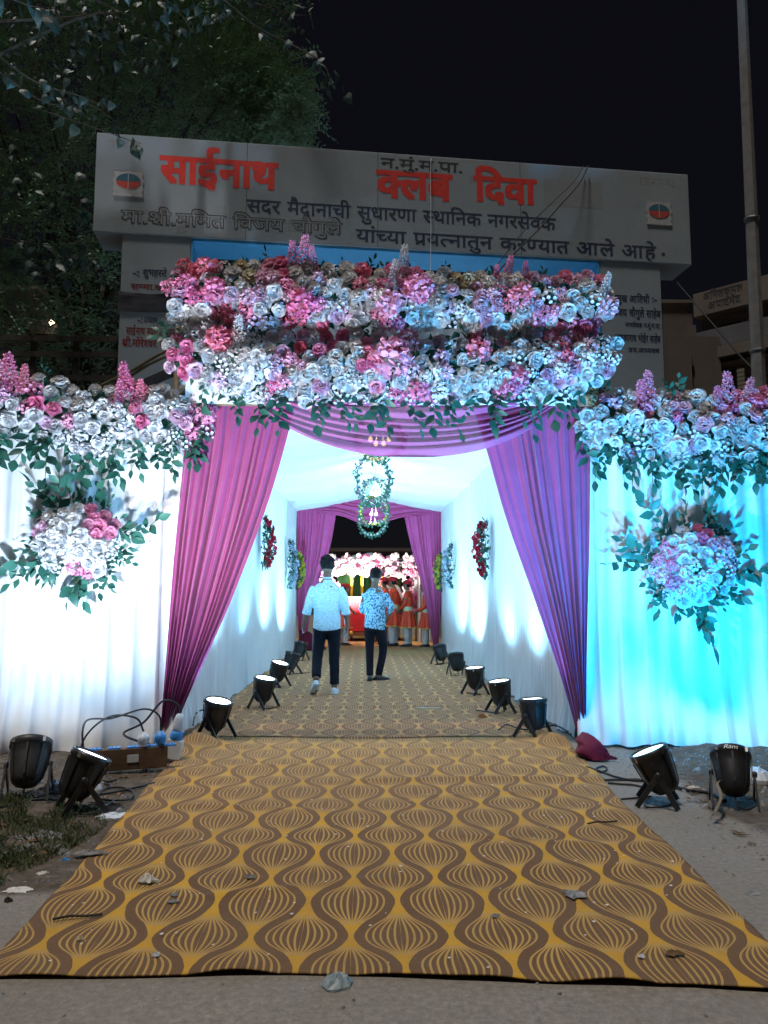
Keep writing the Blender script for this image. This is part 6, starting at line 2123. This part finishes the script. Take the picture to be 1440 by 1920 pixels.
def ground_cable(pxs, r, label, group, lift=0.0):
    pts = []
    for q in pxs:
        g = gnd(*q[:2])
        g.z = max(gz(g.x, g.y), 0) + r + (q[2] if len(q) > 2 else 0)
        pts.append(g)
    return cable_thing('cable', pts, r, M['black_rubber'], label, 'cable', group, 70)
GC = 'black cables lying on the ground by the lights'
ground_cable([(290, 1470), (250, 1480), (200, 1490), (165, 1492), (150, 1505)], .008, 'black cable running from the carpet edge to the left pair of lights', GC)
ground_cable([(180, 1498), (195, 1482), (225, 1478), (248, 1486), (244, 1500), (215, 1503), (185, 1500)], .007, 'loop of black cable on the soil beside the socket board', GC)
ground_cable([(-30, 1530), (30, 1520), (70, 1508), (110, 1502)], .009, 'black cable trailing off to the left between the two left lights', GC)
ground_cable([(1100, 1440), (1125, 1448), (1160, 1460), (1200, 1466), (1240, 1462)], .008, 'upper black cable running from the carpet to the right lights', GC)
ground_cable([(1130, 1465), (1165, 1464), (1200, 1464), (1215, 1472)], .008, 'middle black cable running from the carpet to the right lights', GC)
ground_cable([(1140, 1470), (1165, 1472), (1190, 1474), (1215, 1480)], .007, 'short black cable just below the middle one on the right', GC)
ground_cable([(1165, 1500), (1190, 1498), (1220, 1495)], .006, 'stub of black cable at the foot of the leaning cyan light', GC)
ground_cable([(1255, 1475), (1290, 1485), (1330, 1490), (1360, 1505)], .012, 'thick black cable bundle between the two right lights', GC)
ground_cable([(1120, 1450), (1118, 1442), (1132, 1438), (1138, 1445), (1125, 1450)], .006, 'small coil of black wire at the right carpet edge', GC)
ground_cable([(935, 1372, .01), (950, 1366, .03), (975, 1372, .02), (1000, 1375, .03), (1040, 1372, .05), (1066, 1380, .03)], .007, 'black cable looped over the yoke of the first right tunnel light', GC)
ground_cable([(362, 1372, .05), (366, 1360, .10), (382, 1356, .12), (396, 1366, .08), (398, 1385, .02)], .007, 'black cable arching behind the first left tunnel light', GC)

# ================================================================== litter, stones, gravel, grass
def scrap(px, py, w, d_, mat, name, label, h=.02, seed=0, cat='litter', flat=False, group=None):
    g = gnd(px, py)
    on_carpet = interp(LE, g.y) < g.x < interp(RE, g.y) and g.y > interp(FRONT, g.x)
    z = .016 if on_carpet else max(gz(g.x, g.y), -.002)
    if not on_carpet: z = gz(g.x, g.y)
    mb = MB()
    n = 18
    rings = []
    random.seed(seed + 300)
    jag = [uni(.55, 1.15) if h <= .03 else uni(.82, 1.08) for _ in range(n)]
    for j, (k, zz) in enumerate(((1.0, 0.0), (1.0, h * .25), (.7, h * .8), (.42, h * .7), (.2, h))):
        rings.append([(g.x + math.cos(a) * w * k * jag[i] * (1 + .42 * noise.noise(Vector((math.cos(a) * 1.4, math.sin(a) * 1.4 + j * .15, seed)))), g.y + math.sin(a) * d_ * k * jag[i] * (1 + .42 * noise.noise(Vector((math.sin(a) * 1.4, math.cos(a) * 1.4 + j * .15, seed + 9)))), z + zz * (uni(.75, 1.15) if h > .03 else uni(.35, 1.5))) for i, a in [(i, 2 * PI * i / n) for i in range(n)]])
    mb.loft(rings)
    return tag(mb.build(name, M[mat], None, False), label, cat, group)
scrap(76, 1568, .15, .085, 'stone', 'flat_stone', 'flat grey stone slab lying on the grass patch', .022, 1, 'stone')
scrap(33, 1668, .06, .05, 'paper', 'paper_scrap', 'cream paper scrap on the bare lane left of the carpet', .006, 2)
scrap(79, 1637, .028, .02, 'paper', 'paper_scrap', 'small torn white paper near the carpet edge by the grass', .008, 3)
scrap(123, 1612, .024, .012, 'blue_plastic', 'wrapper', 'tiny blue wrapper beside the carpet edge', .01, 4)
scrap(168, 1606, .10, .03, 'stone', 'flat_stone', 'long flat stone chip touching the carpet edge', .012, 5, 'stone')
scrap(214, 1527, .11, .07, 'bag', 'plastic_sheet', 'crumpled pale plastic sheet in front of the leaning left light', .012, 6)
scrap(104, 1487, .09, .06, 'bag', 'plastic_bag', 'pale blue plastic bag between the two left lights', .07, 7)
scrap(178, 1482, .05, .03, 'bag', 'plastic_bag', 'small white plastic scrap behind the leaning left light', .05, 8)
scrap(278, 1659, .045, .035, 'paper', 'paper_scrap', 'crumpled white paper on the carpet near its left edge', .025, 9)
scrap(327, 1686, .022, .018, 'ash', 'fluff_tuft', 'grey fluff tuft on the carpet, upper of two together', .010, 10)
scrap(323, 1698, .03, .014, 'ash', 'fluff_tuft', 'grey fluff tuft on the carpet, lower of two together', .008, 11)
scrap(468, 1652, .028, .014, 'stone', 'paper_scrap', 'dull grey folded scrap in the middle of the carpet', .012, 12)
scrap(292, 1801, .016, .012, 'bag', 'paper_scrap', 'tiny white scrap near the front edge of the carpet', .01, 13)
scrap(150, 1770, .018, .011, 'cream_petal', 'petal', 'dry yellowish petal on the carpet near its front left corner', .012, 14)
scrap(1075, 1684, .06, .05, 'ash', 'ash_patch', 'grey ashy smear dropped on the carpet toward its right side', .012, 15)
scrap(928, 1726, .02, .01, 'ash', 'paper_scrap', 'thin grey scrap on the carpet right of its middle', .008, 16)
scrap(1265, 1796, .04, .022, 'brown_leaf', 'dry_leaf', 'brown dry leaf on the carpet near its right front', .008, 17)
scrap(1203, 1803, .015, .01, 'bag', 'paper_scrap', 'tiny pale scrap beside the brown dry leaf', .008, 18)
scrap(632, 1846, .055, .045, 'teal_bag', 'plastic_bag', 'crumpled grey-teal plastic bag at the front carpet edge', .035, 19)
scrap(1420, 1476, .13, .09, 'bag', 'plastic_bag', 'white plastic bag on the soil behind the upright right light', .09, 20)
scrap(1300, 1478, .05, .02, 'paper', 'paper_scrap', 'white paper strip among the cables between the right lights', .015, 21)
scrap(1408, 1674, .04, .025, 'ash', 'fluff_tuft', 'pale fluff on the grey lane right of the carpet', .008, 22)
scrap(15, 1690, .02, .015, 'black_rubber', 'dark_pebble', 'dark pebble by the cream paper scrap', .015, 23, 'stone')
scrap(905, 1348, .05, .03, 'turban_orange', 'wrapper', 'orange wrapper by the second right tunnel light', .03, 24)
scrap(806, 1330, .16, .012, 'paper', 'paper_strip', 'thin white paper strip on the tunnel carpet', .006, 25)
for px, py, nm in ((145, 1729, 'dark dry twig lying on the carpet near its left edge'), (1130, 1549, 'curved dry twig at the right edge of the carpet')):
    g = gnd(px, py)
    mb = MB()
    mb.tube(curve_pts([g + Vector((-.09, -.02, .02)), g + Vector((-.03, .0, .024)), g + Vector((.03, .01, .02)), g + Vector((.09, .02, .022))], 12), .005, 5)
    tag(mb.build('twig', M['bark'], None, True), nm, 'twig')
g0_, g1_ = gnd(1338, 1545), gnd(1352, 1515)
mb = MB()
q = curve_pts([g0_ + Vector((0, 0, .05)), g0_.lerp(g1_, .4) + Vector((.03, 0, .11)), g0_.lerp(g1_, .8) + Vector((-.01, 0, .15)), g1_ + Vector((0, 0, .16))], 14)
mb.tube(q, [(.014, .004)] * 14, 6)
tag(mb.build('dry_stalk', M['bamboo'], None, True), 'bent dry stalk at the foot of the upright right light', 'stalk')

def gravel():
    random.seed(12)
    mb = MB()
    def chip(x, y, r):
        z = gz(x, y)
        n = 5
        vs = [(x + math.cos(2 * PI * k / n + r * 99) * r * uni(.6, 1.2), y + math.sin(2 * PI * k / n + r * 99) * r * uni(.6, 1.2), z - .002) for k in range(n)]
        vs2 = [(a * .55 + x * .45, b_ * .55 + y * .45, z + r * uni(.4, .9)) for a, b_, c in vs]
        mb.loft([vs, vs2])
    cnt = 0
    while cnt < 2600:
        x, y = uni(-3.2, 3.4), uni(2.0, 6.6)
        soil = (x > 1.9 and y > 3) or (x < -1.3 and y > 3.5)
        on = y > interp(FRONT, x) and interp(LE, y) - .02 < x < interp(RE, y) + .02
        if on or (not soil and rnd() > .12): continue
        chip(x, y, uni(.003, .011) if rnd() < .93 else uni(.012, .035))
        cnt += 1
    tag(mb.build('gravel', M['stone']), 'loose gravel and grit strewn over the lane and verges', 'gravel', kind='stuff')
    mb = MB()
    for k in range(240):                              # specks fallen on the carpet
        y = uni(2.75, 8)
        x = uni(interp(LE, y) + .03, interp(RE, y) - .03)
        if y < interp(FRONT, x) + .04: continue
        r = uni(.003, .009)
        mb.add([(x - r, y, .021), (x + r * .3, y - r, .021), (x + r, y + r * .2, .023), (x, y + r, .021)], [(0, 1, 2, 3)])
    tag(mb.build('carpet_specks', M['paper']), 'tiny pale specks of dirt scattered on the carpet', 'dirt', kind='stuff')
    mb = MB()
    for k in range(500):                              # dry leaves and stalks on the soil
        s = -1 if rnd() < .5 else 1
        x, y = (uni(-3.2, -1.55), uni(3.6, 6.1)) if s < 0 else (uni(2.0, 3.4), uni(3.3, 5.9))
        if interp(LE, y) - .03 < x < interp(RE, y) + .03: continue
        z = gz(x, y) + uni(.002, .02)
        a = uni(0, 6.28)
        l, w = uni(.02, .06), uni(.003, .014)
        dx, dy = math.cos(a) * l, math.sin(a) * l
        mb.add([(x - dx, y - dy, z), (x - dy * w / l, y + dx * w / l, z + .008), (x + dx, y + dy, z + .004), (x + dy * w / l, y - dx * w / l, z)], [(0, 1, 2, 3)])
    tag(mb.build('dry_litter', M['brown_leaf']), 'dry leaves and stalks littering the earth verges', 'litter', kind='stuff')
gravel()
def grass():
    random.seed(21)
    mb = MB()
    V, Fc = [], []
    cnt = 0
    while cnt < 9000:
        px, py = uni(-120, 235), uni(1500, 1665)
        lim = interp([(1500, 60), (1520, 190), (1545, 205), (1570, 170), (1600, 120), (1630, 60), (1665, 0)], py)
        if px > lim or rnd() > .35 + .9 * noise.noise(Vector((px * .02, py * .04, 3))): continue
        g = gnd(px, py)
        z = gz(g.x, g.y)
        h = uni(.012, .045)
        a = uni(0, 6.28)
        w = uni(.0015, .0035)
        lean = Vector((uni(-1, 1), uni(-1, 1), 0)) * h * .8
        p = Vector((g.x, g.y, z))
        wv = Vector((math.cos(a), math.sin(a), 0)) * w
        n = len(V)
        V += [p - wv, p + wv, p + lean * .5 + wv * .7 + Vector((0, 0, h * .7)), p + lean + Vector((0, 0, h))]
        Fc += [(n, n + 1, n + 2), (n, n + 2, n + 3)]
        cnt += 1
    mb.v, mb.f = V, Fc
    tag(mb.build('grass', M['grass']), 'short sparse grass on the verge left of the carpet', 'grass', kind='stuff')
grass()
